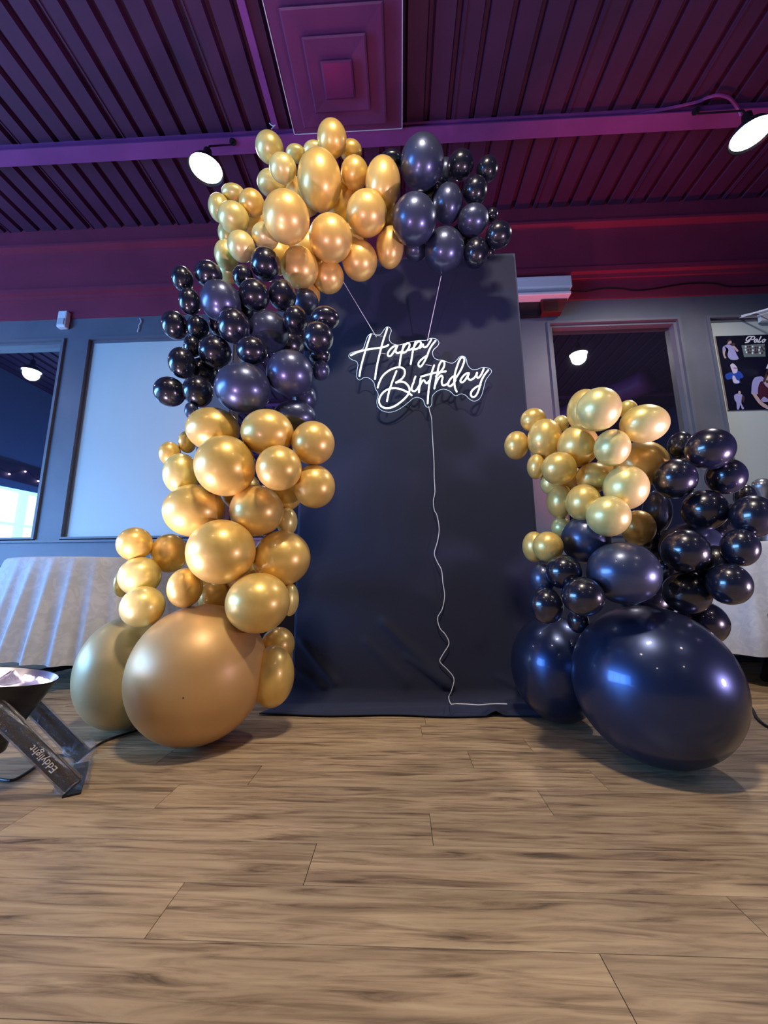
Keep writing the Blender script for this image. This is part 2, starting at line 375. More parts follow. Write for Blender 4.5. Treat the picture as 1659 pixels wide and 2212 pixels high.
struct('wall_front', box(XL, XR, YB - 0.1, YB, 0, ZC), m_darkroom)
bm = bmesh.new(); tube(bm, catmull([(0.8, -5.5, 4.1), (2.2, -3.0, 4.05), (3.4, -0.8, 4.1), (4.6, 0.9, 4.2)], 8), 0.21, seg=20)
tag(obj('air_duct', bm, m_purple, smooth=True), 'fat round purple air duct slanting under the ceiling, seen in the right window glass', 'duct')

# string of small bulbs on the left wall, seen as dots in the left pane
st = thing('string_lights', 'string of tiny white bulbs reflected in the dark left window', 'string lights', (XL + 0.06, 0, 2.8))
pts = [(0, -2.6 + 0.1*i, 0.07*math.sin(i*0.9)) for i in range(56)]
obj('wire', tube_bm(pts, 0.004, seg=5), m_black, st)
sb = None
for i in range(0, 56, 3):
    bm = bmesh.new(); bmesh.ops.create_icosphere(bm, subdivisions=1, radius=0.016)
    if sb is None: sb = obj('bulb', bm, m_led, st); o = sb
    else: bm.free(); o = sb.copy(); C.objects.link(o); o.parent = st
    o.location = (0.02, -2.6 + 0.1*i, 0.07*math.sin(i*0.9) - 0.02)

# ------------------------------------------------------------------ ceiling vent
vt = thing('ceiling_vent', 'purple square ceiling vent of nested steps with thin white edges', 'ceiling vent', (0, 0, 0))
vx0, vx1, vy0, vy1, vz = -0.895, 0.066, 1.72, 2.765, 4.585
obj('mounting_panel', box(vx0, vx1, vy0, vy1, vz, vz + 0.06), m_vent, vt)
bm = bmesh.new()
for (a, b, c, d) in ((vx0 - 0.006, vx0, vy0, vy1), (vx1, vx1 + 0.006, vy0, vy1), (vx0, vx1, vy1, vy1 + 0.005), (vx0, vx1, vy0 - 0.005, vy0)): bx(bm, a, b, c, d, vz - 0.004, vz + 0.06)
obj('white_edge_strip', bm, m_white, vt)
ccx, ccy = -0.43, 2.335
for i, (s, d0) in enumerate(((0.362, 0.045), (0.232, 0.085), (0.118, 0.125))):
    bm = bmesh.new(); pr = ((s, d0 - 0.006), (s, d0), (s - 0.012, d0 + 0.004), (0.0, d0 + 0.004 - 0.012*(i < 2)))
    R4 = lambda ss, z: [bm.verts.new((ccx + sx*max(ss, 0.001), ccy + sy*max(ss, 0.001), z)) for sx, sy in ((-1, -1), (1, -1), (1, 1), (-1, 1))]
    rg = [R4(ss, vz - dd) for ss, dd in pr] ; top = R4(s - 0.01, vz - d0 + 0.02)
    for P_, Q_ in zip([top] + rg, rg):
        for k in range(4): bm.faces.new((P_[k], P_[(k+1) % 4], Q_[(k+1) % 4], Q_[k]))
    bm.faces.new(rg[-1][::-1]); bm.faces.new(top)
    obj('vent_step', bm, m_vent if i < 2 else m_ventshine, vt)
    obj('vent_neck', box(ccx - s + 0.07, ccx + s - 0.07, ccy - s + 0.07, ccy + s - 0.07, vz - d0 + 0.018, vz - (0 if i == 0 else d0 - 0.045)), m_darkroom, vt)

# ------------------------------------------------------------------ hanging lamps
def make_lamp(label):
    t = thing('pendant_lamp', label, 'lamp')
    obj('lamp_shade', lathe([(0.022, 0.20), (0.03, 0.19), (0.035, 0.12), (0.05, 0.10), (0.10, 0.06), (0.132, 0.0), (0.128, 0.0), (0.095, 0.055), (0.045, 0.09), (0.03, 0.10)], 32), m_black, t, smooth=True)
    obj('bulb', disc(0.118, 0.018), m_bulb, t)
    bm = bmesh.new(); tube(bm, [(0, 0, 0.195), (0, 0.02, 0.26), (0, 0.36, 0.74), (0, 0.375, 0.799)], 0.007, seg=6); obj('cord', bm, m_black, t)
    obj('hook_plate', lathe([(0.001, 0.797), (0.03, 0.797), (0.03, 0.785), (0.001, 0.785)], 16, Matrix.Translation((0, 0.375, 0))), m_black, t)
    return t
LAMPS = [(-1.48, 2.43, 'lit round ceiling lamp hanging left of the gold balloon crown'),
         (2.60, 2.39, 'lit round ceiling lamp hanging at the right edge of the picture'),
         (-5.58, 2.40, 'lit ceiling lamp reflected in the dark left window'),
         (-1.48, -0.93, 'lit ceiling lamp behind the camera on the left'), (2.58, -0.93, 'lit ceiling lamp behind the camera on the right'), (0.12, -0.03, 'lit ceiling lamp straight above the camera'), (-1.48, -4.33, 'lit ceiling lamp at the far end of the room, left'), (2.58, -4.33, 'lit ceiling lamp at the far end of the room, right')]
lp0 = make_lamp(LAMPS[0][2])
for i, (x, y, lb) in enumerate(LAMPS):
    if i == 0: t = lp0
    else:
        t = lp0.copy(); C.objects.link(t)
        for ch in lp0.children:
            c = ch.copy(); C.objects.link(c); c.parent = t
    t.location = (x, y, 3.80); t['group'] = 'lamps hanging from the ceiling'
    t['label'] = lb or 'lit ceiling lamp of the room behind the photographer'
    d = bpy.data.lights.new('lamp_light', 'SPOT'); d.energy = 125 if i == 1 else 20; d.color = (1, 0.93, 0.95) if i < 3 else WARM
    d.spot_size = math.radians(165); d.spot_blend = 0.5; d.shadow_soft_size = 0.1
    L = bpy.data.objects.new('lamp_light', d); C.objects.link(L); L.location = (x, y, 3.77); 

# ------------------------------------------------------------------ backdrop
BX0, BX1, BY, BT = -0.597, 0.771, 2.20, 2.713
bd = bmesh.new()
nx, nz = 90, 130; grid = []
S_TOT = BT - 0.06 + 0.33
FOLDS = [(-0.56, 0.30, -0.36, 0.09, 0.016, 0.020), (-0.58, 0.16, -0.40, 0.05, 0.012, 0.016), (-0.10, 0.40, 0.22, 0.10, 0.030, 0.022), (0.02, 0.22, 0.26, 0.07, 0.016, 0.014), (-0.20, 0.30, 0.02, 0.10, 0.025, 0.010),
         (0.66, 0.34, 0.73, 0.06, 0.014, 0.018), (0.50, 0.12, 0.60, 0.07, 0.012, 0.010), (0.12, 0.55, 0.40, 0.30, 0.05, 0.008)]
def fabric(u, s):                       # u across 0..1, s metres of cloth down from the top
    x = BX0 + (BX1 - BX0)*u; H0 = BT - 0.06
    w = 0.006*math.sin(u*9 + 0.8) * min(1, s/1.2)
    if s <= H0:
        z = BT - s; f = 0
        for (xa, za, xb, zb, wd, am) in FOLDS:
            dx, dz = xb - xa, zb - za; L2 = dx*dx + dz*dz
            t = ((x - xa)*dx + (z - za)*dz)/L2; tc = min(1, max(0, t))
            dist = math.hypot(x - xa - tc*dx, z - za - tc*dz)
            f += am*math.exp(-(dist/(wd*(0.6 + 0.6*tc)))**2)
        k = max(0, (s - (H0 - 0.5))/0.5)
        y = BY + w - f - 0.035*k*k
    else:
        t = (s - H0)/(S_TOT - H0); a_ = min(1, t/0.22)
        y = BY + w*(1 - a_) - 0.035 - 0.055*math.sin(a_*PI/2)*a_ - max(0, t - 0.22)*0.245 + 0.010*math.sin(u*17 + 1)*t
        z = 0.06*(1 - math.sin(a_*PI/2)) + 0.010 + 0.014*max(0, math.sin(t*8 + u*5))*(1 - t)*a_
        x += (u - 0.5)*0.10*t - (0.03*t if u < 0.3 else 0)
        q = abs(u - 0.73)/0.03
        if q < 1: z += 0.022*(1 - q)*t
    return (x, y, z)
for j in range(nz + 1):
    s = S_TOT*j/nz if j < 90 else None
    s = (BT - 0.9)*j/60 if j <= 60 else (BT - 0.9) + (S_TOT - (BT - 0.9))*(j - 60)/(nz - 60)
    grid.append([bd.verts.new(fabric(i/nx, s)) for i in range(nx + 1)])
for j in range(nz):
    for i in range(nx): bd.faces.new((grid[j][i], grid[j][i+1], grid[j+1][i+1], grid[j+1][i]))
cur = obj('backdrop_curtain', bd, m_curtain, smooth=True)
sd = cur.modifiers.new('thick', 'SOLIDIFY'); sd.thickness = 0.004; sd.offset = 0
tag(cur, 'tall dark navy fabric backdrop hanging behind the neon sign and pooled on the floor', 'backdrop')
bs = thing('backdrop_stand', 'slim white stand behind the dark fabric backdrop, foot plates at floor', 'stand', (0, BY + 0.03, 0))
for x in (BX0 + 0.03, BX1 - 0.03):
    obj('post', tube_bm([(x, 0, 0.01), (x, 0, BT - 0.02)], 0.014, seg=12), m_white, bs)
    obj('foot_plate', box(x - 0.10, x + 0.10, -0.02, 0.20, 0.0, 0.012), m_white, bs)
obj('crossbar', tube_bm([(BX0 + 0.03, 0, BT - 0.02), (BX1 - 0.03, 0, BT - 0.02)], 0.014, seg=12), m_white, bs)
obj('foot_wedge', box(BX1 - 0.13, BX1 - 0.07, -0.05, 0.02, 0.0, 0.045), m_white, bs)

# ------------------------------------------------------------------ neon sign
SY = 2.125
def z2(p): return at(740 + p[0]/4.879, 690 + p[1]/4.879, SY)
STROKES = {
 'H': [[(297,160),(262,260),(215,420),(190,520),(178,595)], [(472,92),(420,250),(375,430),(355,530),(342,628)], [(88,378),(160,345),(260,318),(380,300),(440,290),(482,270)]],
 'a': [[(578,282),(548,282),(512,305),(482,345),(478,380),(505,385),(538,345),(572,290),(558,330),(575,354),(605,347),(632,333)]],
 'p': [[(645,265),(628,330),(612,400),(600,488)], [(628,325),(655,275),(685,250),(707,265),(695,305),(665,342),(638,352)], [(690,325),(715,318),(738,305)]],
 'p2': [[(768,240),(746,310),(730,400),(718,470)], [(748,300),(775,255),(805,230),(827,248),(812,285),(785,310),(755,315)]],
 'y': [[(815,300),(840,278),(848,262),(852,288),(880,290),(905,262),(935,212)], [(980,225),(940,275),(910,330),(885,400),(850,465),(822,497),(800,485),(805,452),(840,415),(885,385)]],
 'B': [[(568,545),(530,640),(490,760),(468,862)], [(370,718),(385,670),(420,600),(480,545),(550,512),(610,505),(650,528),(655,575),(630,620),(590,650),(560,668),(610,655),(660,668),(698,710),(705,755),(680,805),(620,865),(540,918),(470,935),(412,918),(385,870),(398,810),(450,752),(530,725),(610,735),(680,765),(728,798)]],
 'i': [[(768,603),(752,645)], [(750,660),(730,710),(730,745),(758,757),(785,735),(806,700)]],
 'r': [[(822,625),(812,700),(805,768)], [(808,720),(830,665),(855,640),(872,662),(890,672),(910,650)]],
 't': [[(965,485),(940,560),(915,680),(902,800),(897,885)], [(828,603),(900,582),(980,562),(1088,548)]],
 'h': [[(985,600),(1030,555),(1068,500),(1072,450),(1045,440),(1018,480),(1000,560),(982,650),(968,728)], [(972,700),(1005,630),(1038,592),(1055,612),(1045,655),(1055,692),(1085,690),(1118,668)]],
 'd': [[(1192,600),(1160,605),(1125,645),(1112,685),(1132,705),(1165,680),(1190,640)], [(1178,640),(1225,570),(1262,500),(1284,430),(1268,400),(1240,415),(1212,480),(1185,570),(1178,650),(1186,720),(1203,762)]],
 'a2': [[(1332,568),(1300,572),(1265,605),(1242,645),(1258,665),(1290,640),(1332,572),(1318,610),(1340,636),(1372,628),(1402,600)]],
 'y2': [[(1402,600),(1418,560),(1412,600),(1432,615),(1462,580),(1488,520)], [(1535,535),(1492,590),(1460,655),(1438,735),(1408,800),(1375,817),(1352,797),(1362,755),(1405,715),(1455,690)]],
}
sgn = thing('neon_sign', 'lit white neon Happy Birthday sign on clear acrylic hanging before the backdrop', 'neon sign', (0, 0, 0))
base_o = sgn
for k, sts in STROKES.items():
    bm = bmesh.new()
    for s in sts:
        pts = catmull([z2(p) for p in s], 7)
        tube(bm, pts, 0.0052, seg=8, rounded=True)
    obj('neon_letter', bm, m_neon, sgn, smooth=True)
OUT = [(440,90),(470,65),(505,80),(512,115),(495,160),(495,210),(530,245),(590,258),(660,240),(740,220),(810,210),(880,208),(930,187),(990,195),(1017,230),(1005,265),(960,310),(950,350),(970,395),(1010,415),(1060,418),(1110,440),(1160,450),(1200,425),(1240,380),(1285,378),(1308,410),(1320,465),(1365,515),(1420,515),(1480,495),(1550,505),(1575,540),(1540,590),(1510,640),(1490,720),(1465,800),(1430,840),(1385,852),(1340,830),(1300,790),(1250,775),(1200,795),(1170,780),(1130,745),(1070,725),(1010,740),(965,775),(945,810),(942,880),(920,915),(885,912),(865,880),(850,840),(800,813),(750,820),(700,860),(630,915),(560,955),(490,970),(420,955),(370,910),(360,850),(375,780),(345,720),(330,660),(290,615),(230,600),(180,628),(150,605),(148,540),(160,470),(140,430),(95,412),(62,380),(80,345),(140,325),(210,300),(235,240),(260,170),(300,138),(350,150),(400,145)]
ol = catmull([z2(p) for p in OUT], 4, closed=True)
bm = bmesh.new(); off = Vector((0, 0.009, 0)); th = Vector((0, 0.005, 0))
A = [bm.verts.new(p + off) for p in ol]; B = [bm.verts.new(p + off + th) for p in ol]
bm.faces.new(A); bm.faces.new(B[::-1])
obj('acrylic_panel', bm, m_acr, sgn)
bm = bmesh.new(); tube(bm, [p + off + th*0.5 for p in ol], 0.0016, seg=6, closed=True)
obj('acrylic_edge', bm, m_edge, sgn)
bm = bmesh.new()
for p, q in (((405,352),(455,360)), ((875,472),(945,485)), ((350,165),(420,172))): tube(bm, [z2(p) + Vector((0, 0.004, 0)), z2(q) + Vector((0, 0.004, 0))], 0.0013, seg=5)
obj('jumper_wire', bm, m_string, sgn)
a1 = at(740, 606, 2.02); b1 = z2((352, 172)); a2 = at(953, 596, 2.02); b2 = z2((895, 215))
for nm, a_, b_, lb in (('hanging_string', a1, b1, 'white string holding the neon sign, left one above the letter H'), ('hanging_string', a2, b2, 'white string holding the neon sign, right one above the first word end')):
    tag(obj(nm, tube_bm([a_, b_ + Vector((0, 0.005, 0)), b_ + Vector((0.003, -0.006, -0.012))], 0.0019, seg=6), m_string), lb, 'string')
cz = lambda x, y: (880 + x/3.158, 860 + y/3.16)
cordp = [(145,55),(152,90),(165,140),(170,240),(176,340),(182,440),(183,540),(188,640),(178,700),(184,765),(202,800),(217,895),(205,980),(184,1060),(205,1120),(233,1175),(242,1260),(254,1350),(238,1440),(206,1500),(222,1570),(258,1612),(284,1675),(245,1745),(222,1798),(270,1850),(318,1915),(300,2000),(282,2040),(296,2082)]
pts = []
for i, (x, y) in enumerate(cordp):
    Yd = SY + 0.004 if i < 3 else (2.165 if y < 1500 else 2.165 - 0.03*(y-1500)/500)
    px, py = cz(x, y); pts.append(at(px, py, Yd))
pts[-1] = atz(*cz(296, 2086), 0.07)
pts += [atz(*cz(x, y), 0.055) for x, y in ((330,2086),(390,2088),(450,2092),(500,2094),(560,2088),(610,2086),(680,2088))]
tag(obj('sign_power_cord', tube_bm(catmull(pts, 4), 0.0024, seg=6), m_string), 'thin white wavy power cord running from the neon sign down the backdrop', 'cord')

# ------------------------------------------------------------------ balloons
def balloon_mesh(name, m, seg=48, rings=28):
    # +Z is the crown; the neck, lip and knot are at -Z; unit half-width
    bm = bmesh.new(); prof = []
    for i in range(rings + 1):
        th_ = PI*i/rings; z = math.cos(th_); r = math.sin(th_)
        if z < -0.55: k = (-0.55 - z)/0.45; z -= 0.20*k*k
        prof.append((r, z))
    prof = prof[:-1] + [(0.045, -1.215), (0.045, -1.27), (0.085, -1.30), (0.07, -1.34), (0.001, -1.34)]
    top = prof[0]; prof[0] = (0.0005, 1.0)
    b = lathe(prof, seg); bm.free(); bmesh.ops.remove_doubles(b, verts=b.verts, dist=1e-4)
    bmesh.ops.recalc_face_normals(b, faces=b.faces)
    me = bpy.data.meshes.new(name); b.to_mesh(me); b.free(); me.materials.append(m)
    for p in me.polygons: p.use_smooth = True
    return me
BM = {'g': balloon_mesh('balloon_gold', g_gold), 'c': balloon_mesh('balloon_champagne', g_lit_tint), 'k': balloon_mesh('balloon_black', k_gloss),
      'p': balloon_mesh('balloon_pearl_black', k_pearl), 'G': balloon_mesh('balloon_giant_gold', g_giant, 80, 48), 'H': balloon_mesh('balloon_giant_olive', g_rear, 80, 48), 'K': balloon_mesh('balloon_giant_black', k_giant, 80, 48)}
SUF = {'AG': ', gold crown of the arch', 'AB': ', black right end of the arch', 'LB': ', black part of the left column', 'LG': ', gold part of the left column',
       'RG': ', gold top of the right column', 'RB': ', black part of the right column', 'GL': ' resting on the floor, left', 'GR': ' resting on the floor, right'}
GRP = {'AG': 'gold balloons crowning the arch', 'AB': 'black balloons at the right end of the arch', 'LB': 'black balloons of the left column', 'LG': 'gold balloons of the left column',
       'RG': 'gold balloons on top of the right column', 'RB': 'black balloons of the right column', 'GL': 'giant gold balloons on the floor', 'GR': 'giant black balloons on the floor'}
BASEY = {'AG': 1.80, 'AB': 1.80, 'LB': 1.66, 'LG': 1.52, 'RG': 1.42, 'RB': 1.40, 'GL': 1.5, 'GR': 1.4}
LAY = 0.075
DOTS = {(420, 1461): (0.25, 0.06, 0.96), (1349, 1238): (-0.57, 0.50, 0.65), (1184, 1181): (-0.50, 0.08, 0.86)}
BALL = [
 ('AG', 582, 318, 31, 39, 1, 'c', 'small champagne balloon sticking up at the upper left'),
 ('AG', 611, 363, 30, 36, 1, 'c', 'small champagne balloon below the upper left one'),
 ('AG', 639, 331, 22, 22, 3, 'c', 'small half-hidden balloon right of the upper left pair'),
 ('AG', 587, 396, 32, 34, 3, 'c', 'small pale balloon half behind, above the wide oval one'),
 ('AG', 717, 298, 32, 45, 1, 'g', 'topmost gold balloon under the ceiling vent'),
 ('AG', 679, 325, 24, 24, 3, 'c', 'sliver of balloon left behind the topmost one'),
 ('AG', 758, 326, 24, 28, 3, 'g', 'half-hidden balloon right behind the topmost one'),
 ('AG', 690, 388, 48, 72, 0, 'g', 'largest long oval gold balloon at the centre'),
 ('AG', 766, 373, 30, 40, 1, 'g', 'small pinkish gold balloon right of the largest oval one'),
 ('AG', 827, 395, 38, 62, 1, 'g', 'long gold balloon touching the big black ones'),
 ('AG', 504, 417, 26, 23, 3, 'c', 'small pale balloon nearest the lit lamp'),
 ('AG', 474, 449, 25, 34, 2, 'c', 'leftmost small pale balloon'),
 ('AG', 504, 470, 35, 38, 1, 'c', 'medium pale balloon beside the leftmost one'),
 ('AG', 544, 438, 28, 33, 1, 'g', 'small gold balloon left of the wide oval one'),
 ('AG', 618, 468, 51, 62, 0, 'g', 'big wide oval gold balloon left of centre'),
 ('AG', 792, 460, 44, 54, 0, 'g', 'big pale-bottomed gold balloon right of centre'),
 ('AG', 714, 514, 47, 56, 0, 'g', 'big round gold balloon below the largest oval one'),
 ('AG', 573, 510, 30, 32, 1, 'c', 'small pearly balloon below the wide oval one'),
 ('AG', 521, 532, 31, 36, 1, 'c', 'medium pale balloon, front one at the lower left'),
 ('AG', 489, 551, 27, 35, 2, 'c', 'small pale balloon at the lower left edge'),
 ('AG', 647, 578, 41, 48, 1, 'g', 'orange-gold balloon right of the topmost black one'),
 ('AG', 709, 597, 34, 39, 2, 'g', 'lowest dark gold balloon in front of the fabric'),
 ('AG', 777, 563, 38, 46, 1, 'g', 'gold balloon above the left sign string'),
 ('AG', 842, 534, 30, 48, 2, 'g', 'rightmost low gold balloon under the black ones'),
 ('AG', 672, 636, 20, 30, 4, 'g', 'sliver of gold balloon low behind the violet-black one'),
 ('AG', 495, 587, 27, 27, 4, 'c', 'pale balloon peeping out behind the small black ones'),
 ('AG', 742, 440, 42, 50, 3, 'g', 'deep-set shaded balloon between the three biggest'),
 ('AG', 545, 478, 34, 34, 4, 'g', 'deep-set balloon in the gap left of the wide oval one'),
 ('AG', 492, 505, 22, 30, 4, 'c', 'thin sliver of balloon at the left rim'),
 ('AG', 838, 472, 32, 40, 4, 'g', 'shaded balloon in the gap beside the big black one'),
 ('AG', 665, 540, 40, 46, 3, 'g', 'deep-set balloon left of the big round lower one'),
 ('AG', 600, 555, 34, 40, 4, 'g', 'deep-set yellow balloon behind the topmost black one'),
 ('AG', 655, 425, 40, 46, 4, 'g', 'deep-set balloon behind the largest oval one'),
 ('AG', 760, 520, 34, 40, 4, 'g', 'deep-set balloon between the two lower right ones'),
 ('AB', 912, 349, 47, 66, 0, 'p', 'tall biggest pearl black balloon, topmost'),
 ('AB', 895, 473, 48, 61, 0, 'p', 'big pearl black balloon touching the gold ones'),
 ('AB', 967, 439, 33, 47, 1, 'p', 'medium violet-black balloon in the middle'),
 ('AB', 1022, 475, 34, 38, 2, 'p', 'round violet-black balloon right of the middle one'),
 ('AB', 960, 539, 43, 52, 1, 'p', 'big violet-black balloon above the right sign string'),
 ('AB', 995, 356, 29, 37, 1, 'k', 'small glossy balloon right of the tallest'),
 ('AB', 1052, 365, 24, 32, 2, 'k', 'small glossy balloon farthest up at the right'),
 ('AB', 1026, 412, 27, 36, 1, 'k', 'small glossy balloon below the two upper right ones'),
 ('AB', 1063, 464, 13, 17, 3, 'k', 'tiny glossy balloon at the right edge'),
 ('AB', 1077, 507, 29, 32, 1, 'k', 'rightmost small glossy balloon'),
 ('AB', 1028, 546, 27, 36, 2, 'k', 'small glossy balloon just over the fabric edge'),
 ('AB', 898, 540, 24, 26, 4, 'p', 'bluish balloon low behind the big left one'),
 ('AB', 1056, 543, 13, 17, 4, 'k', 'tiny balloon behind the lower right pair'),
 ('AB', 962, 372, 22, 34, 4, 'p', 'dark balloon hidden behind the tallest'),
 ('AB', 846, 345, 25, 24, 5, 'k', 'dark balloon peeping out over the long gold one'),
 ('AB', 930, 425, 34, 40, 4, 'k', 'deep-set balloon between the two biggest'),
 ('AB', 1000, 515, 34, 38, 4, 'k', 'deep-set balloon between the lower four'),
 ('LB', 394, 602, 25, 29, 2, 'k', 'small glossy balloon at the upper left corner'),
 ('LB', 450, 592, 31, 31, 2, 'k', 'small glossy balloon second from the upper left corner'),
 ('LB', 409, 651, 25, 31, 2, 'k', 'small glossy balloon under the upper left pair'),
 ('LB', 377, 702, 30, 32, 2, 'k', 'glossy balloon jutting left over the grey frame'),
 ('LB', 427, 708, 25, 28, 2, 'k', 'small glossy balloon right of the jutting one'),
 ('LB', 476, 650, 45, 48, 1, 'p', 'big blue-sheened pearl black balloon at upper left'),
 ('LB', 573, 570, 33, 39, 0, 'k', 'topmost glossy balloon against the gold ones'),
 ('LB', 525, 598, 23, 27, 2, 'k', 'small balloon tucked left below the topmost one'),
 ('LB', 549, 637, 34, 37, 0, 'k', 'round glossy balloon below the topmost one'),
 ('LB', 610, 638, 30, 36, 1, 'k', 'violet-sheened balloon right below the topmost one'),
 ('LB', 660, 652, 28, 30, 4, 'p', 'violet-grey pearl balloon half behind, under the orange-gold one'),
 ('LB', 505, 704, 36, 40, 0, 'k', 'violet-sheened balloon at the very centre front'),
 ('LB', 470, 698, 20, 28, 2, 'k', 'narrow balloon half behind the centre front one'),
 ('LB', 580, 716, 45, 47, 2, 'p', 'big shaded balloon right of the centre front one'),
 ('LB', 638, 692, 27, 33, 1, 'k', 'small violet-sheened balloon right of the big shaded one'),
 ('LB', 702, 687, 31, 27, 2, 'k', 'small glossy balloon farthest right, upper of the pair'),
 ('LB', 687, 729, 33, 36, 1, 'k', 'violet-sheened balloon below the farthest right one'),
 ('LB', 464, 760, 37, 37, 1, 'k', 'violet-sheened balloon above the biggest one'),
 ('LB', 544, 758, 34, 33, 2, 'k', 'dark balloon between the centre front and the biggest one'),
 ('LB', 416, 748, 20, 24, 4, 'k', 'small shaded balloon behind, at left mid height'),
 ('LB', 393, 784, 31, 35, 1, 'k', 'glossy balloon at the left, over the pale panel'),
 ('LB', 366, 846, 36, 33, 2, 'k', 'leftmost low glossy balloon over the pale panel'),
 ('LB', 427, 845, 34, 35, 1, 'k', 'low glossy balloon left of the biggest one'),
 ('LB', 524, 838, 62, 57, 0, 'p', 'biggest pearl black balloon with bright lower highlight'),
 ('LB', 626, 806, 51, 52, 1, 'p', 'second biggest pearl black balloon, right of the biggest'),
 ('LB', 690, 768, 23, 22, 3, 'k', 'small balloon at the right beneath the violet-sheened pair'),
 ('LB', 692, 800, 20, 22, 4, 'p', 'bluish shaded balloon low at the right rim'),
 ('LB', 636, 900, 47, 36, 2, 'p', 'low pearl black balloon above the gold ones'),
 ('LB', 414, 888, 16, 20, 4, 'p', 'small blue-lit balloon at the lower left rim'),
 ('LB', 658, 860, 26, 30, 4, 'p', 'shaded balloon between the second biggest and the low one'),
 ('LB', 440, 805, 34, 34, 4, 'k', 'deep-set balloon left of the biggest one'),
 ('LB', 620, 745, 38, 36, 4, 'k', 'deep-set balloon above the second biggest one'),
 ('LB', 660, 725, 30, 34, 4, 'k', 'deep-set balloon between the right-hand small ones'),
 ('LB', 515, 665, 34, 38, 4, 'k', 'deep-set balloon behind the centre front one'),
 ('LG', 459, 927, 60, 48, 1, 'g', 'wide gold balloon, upper left under the black ones'),
 ('LG', 577, 934, 58, 51, 1, 'g', 'wide gold balloon, upper middle under the black ones'),
 ('LG', 676, 957, 47, 48, 1, 'g', 'peach-gold round balloon farthest right, upper'),
 ('LG', 485, 1006, 68, 66, 0, 'g', 'big bright yellow-gold balloon near the top'),
 ('LG', 602, 1011, 50, 49, 0, 'g', 'peach-gold round balloon right of the big bright one'),
 ('LG', 679, 1051, 45, 47, 2, 'g', 'peach-gold round balloon farthest right, lower'),
 ('LG', 367, 980, 25, 26, 2, 'g', 'tiny gold balloon at the left over the pale panel'),
 ('LG', 404, 955, 20, 24, 3, 'g', 'tiny gold balloon tucked beside the upper left one'),
 ('LG', 391, 1024, 41, 45, 2, 'c', 'pale blue-lit balloon left of the big bright one'),
 ('LG', 418, 1103, 69, 57, 1, 'g', 'wide gold balloon at the left, mid height'),
 ('LG', 554, 1103, 59, 56, 1, 'g', 'peach-gold balloon with blue highlight at mid height'),
 ('LG', 618, 1064, 36, 40, 4, 'g', 'shaded peach balloon behind, above the fabric edge'),
 ('LG', 620, 1127, 23, 31, 4, 'c', 'shaded olive balloon beside the fabric edge'),
 ('LG', 290, 1175, 41, 36, 1, 'g', 'small gold balloon sticking out left over the wall'),
 ('LG', 365, 1195, 42, 42, 2, 'g', 'small orange-gold balloon beside the outer left one'),
 ('LG', 476, 1192, 77, 70, 0, 'g', 'biggest round balloon of the lower middle'),
 ('LG', 608, 1206, 63, 60, 1, 'g', 'gold balloon jutting right over the fabric'),
 ('LG', 301, 1245, 49, 42, 1, 'c', 'pale yellow balloon in front of the tablecloth, upper'),
 ('LG', 262, 1262, 18, 28, 3, 'g', 'sliver of balloon behind the upper pale yellow one'),
 ('LG', 399, 1270, 40, 43, 1, 'g', 'small pinkish gold balloon under the biggest one'),
 ('LG', 307, 1311, 51, 45, 0, 'c', 'pale yellow balloon in front of the tablecloth, lower'),
 ('LG', 556, 1303, 71, 66, 0, 'g', 'orange-gold balloon right above the front giant'),
 ('LG', 290, 1345, 30, 32, 3, 'c', 'pale balloon beneath the lower pale yellow one'),
 ('LG', 463, 1290, 36, 36, 4, 'g', 'deep-set balloon between the biggest and the giant'),
 ('LG', 626, 1295, 20, 36, 4, 'c', 'grey-shaded sliver of balloon at the fabric edge'),
 ('LG', 600, 1393, 37, 39, 3, 'g', 'dim gold balloon behind the front giant, upper'),
 ('LG', 588, 1462, 48, 68, 4, 'g', 'dim brownish gold balloon behind the front giant, lower'),
 ('LG', 520, 1060, 44, 44, 4, 'g', 'deep-set balloon below the big bright one'),
 ('LG', 455, 1245, 44, 44, 4, 'g', 'deep-set balloon behind the biggest one'),
 ('LG', 530, 1245, 44, 44, 4, 'g', 'deep-set balloon above the orange-gold one'),
 ('GL', 420, 1461, 157, 156, 0, 'G', 'giant matte gold balloon with small crown dot, front'),
 ('GL', 265, 1455, 114, 125, 0, 'H', 'giant blue-lit pale gold balloon behind the front one,'),
 ('RG', 1294, 884, 50, 48, 0, 'c', 'topmost big pale yellow balloon with white highlight'),
 ('RG', 1262, 886, 38, 46, 1, 'g', 'gold balloon half behind the topmost one'),
 ('RG', 1393, 915, 56, 42, 0, 'c', 'wide pale yellow balloon at the upper right'),
 ('RG', 1356, 884, 22, 20, 1, 'c', 'little pearly balloon between the two upper yellow ones'),
 ('RG', 1152, 907, 28, 26, 3, 'g', 'small gold balloon at the upper left'),
 ('RG', 1116, 962, 27, 31, 3, 'g', 'leftmost small gold balloon before the fabric'),
 ('RG', 1177, 948, 38, 44, 2, 'g', 'medium gold balloon between the left small ones and centre'),
 ('RG', 1212, 915, 18, 18, 4, 'c', 'tiny balloon sliver left of the topmost pair'),
 ('RG', 1249, 963, 46, 46, 2, 'g', 'gold balloon below the topmost one'),
 ('RG', 1323, 967, 41, 40, 0, 'c', 'round yellow balloon with amber lower part, centre'),
 ('RG', 1387, 1002, 62, 50, 3, 'g', 'large shaded amber balloon next to the black ones'),
 ('RG', 1158, 1008, 20, 27, 4, 'g', 'small balloon behind, lower left of the medium one'),
 ('RG', 1208, 1012, 39, 36, 1, 'g', 'brownish gold balloon at mid left'),
 ('RG', 1282, 1032, 39, 33, 2, 'g', 'gold balloon with blue highlight under the centre one'),
 ('RG', 1353, 1053, 52, 48, 0, 'c', 'large pale balloon with long white highlight, lower right'),
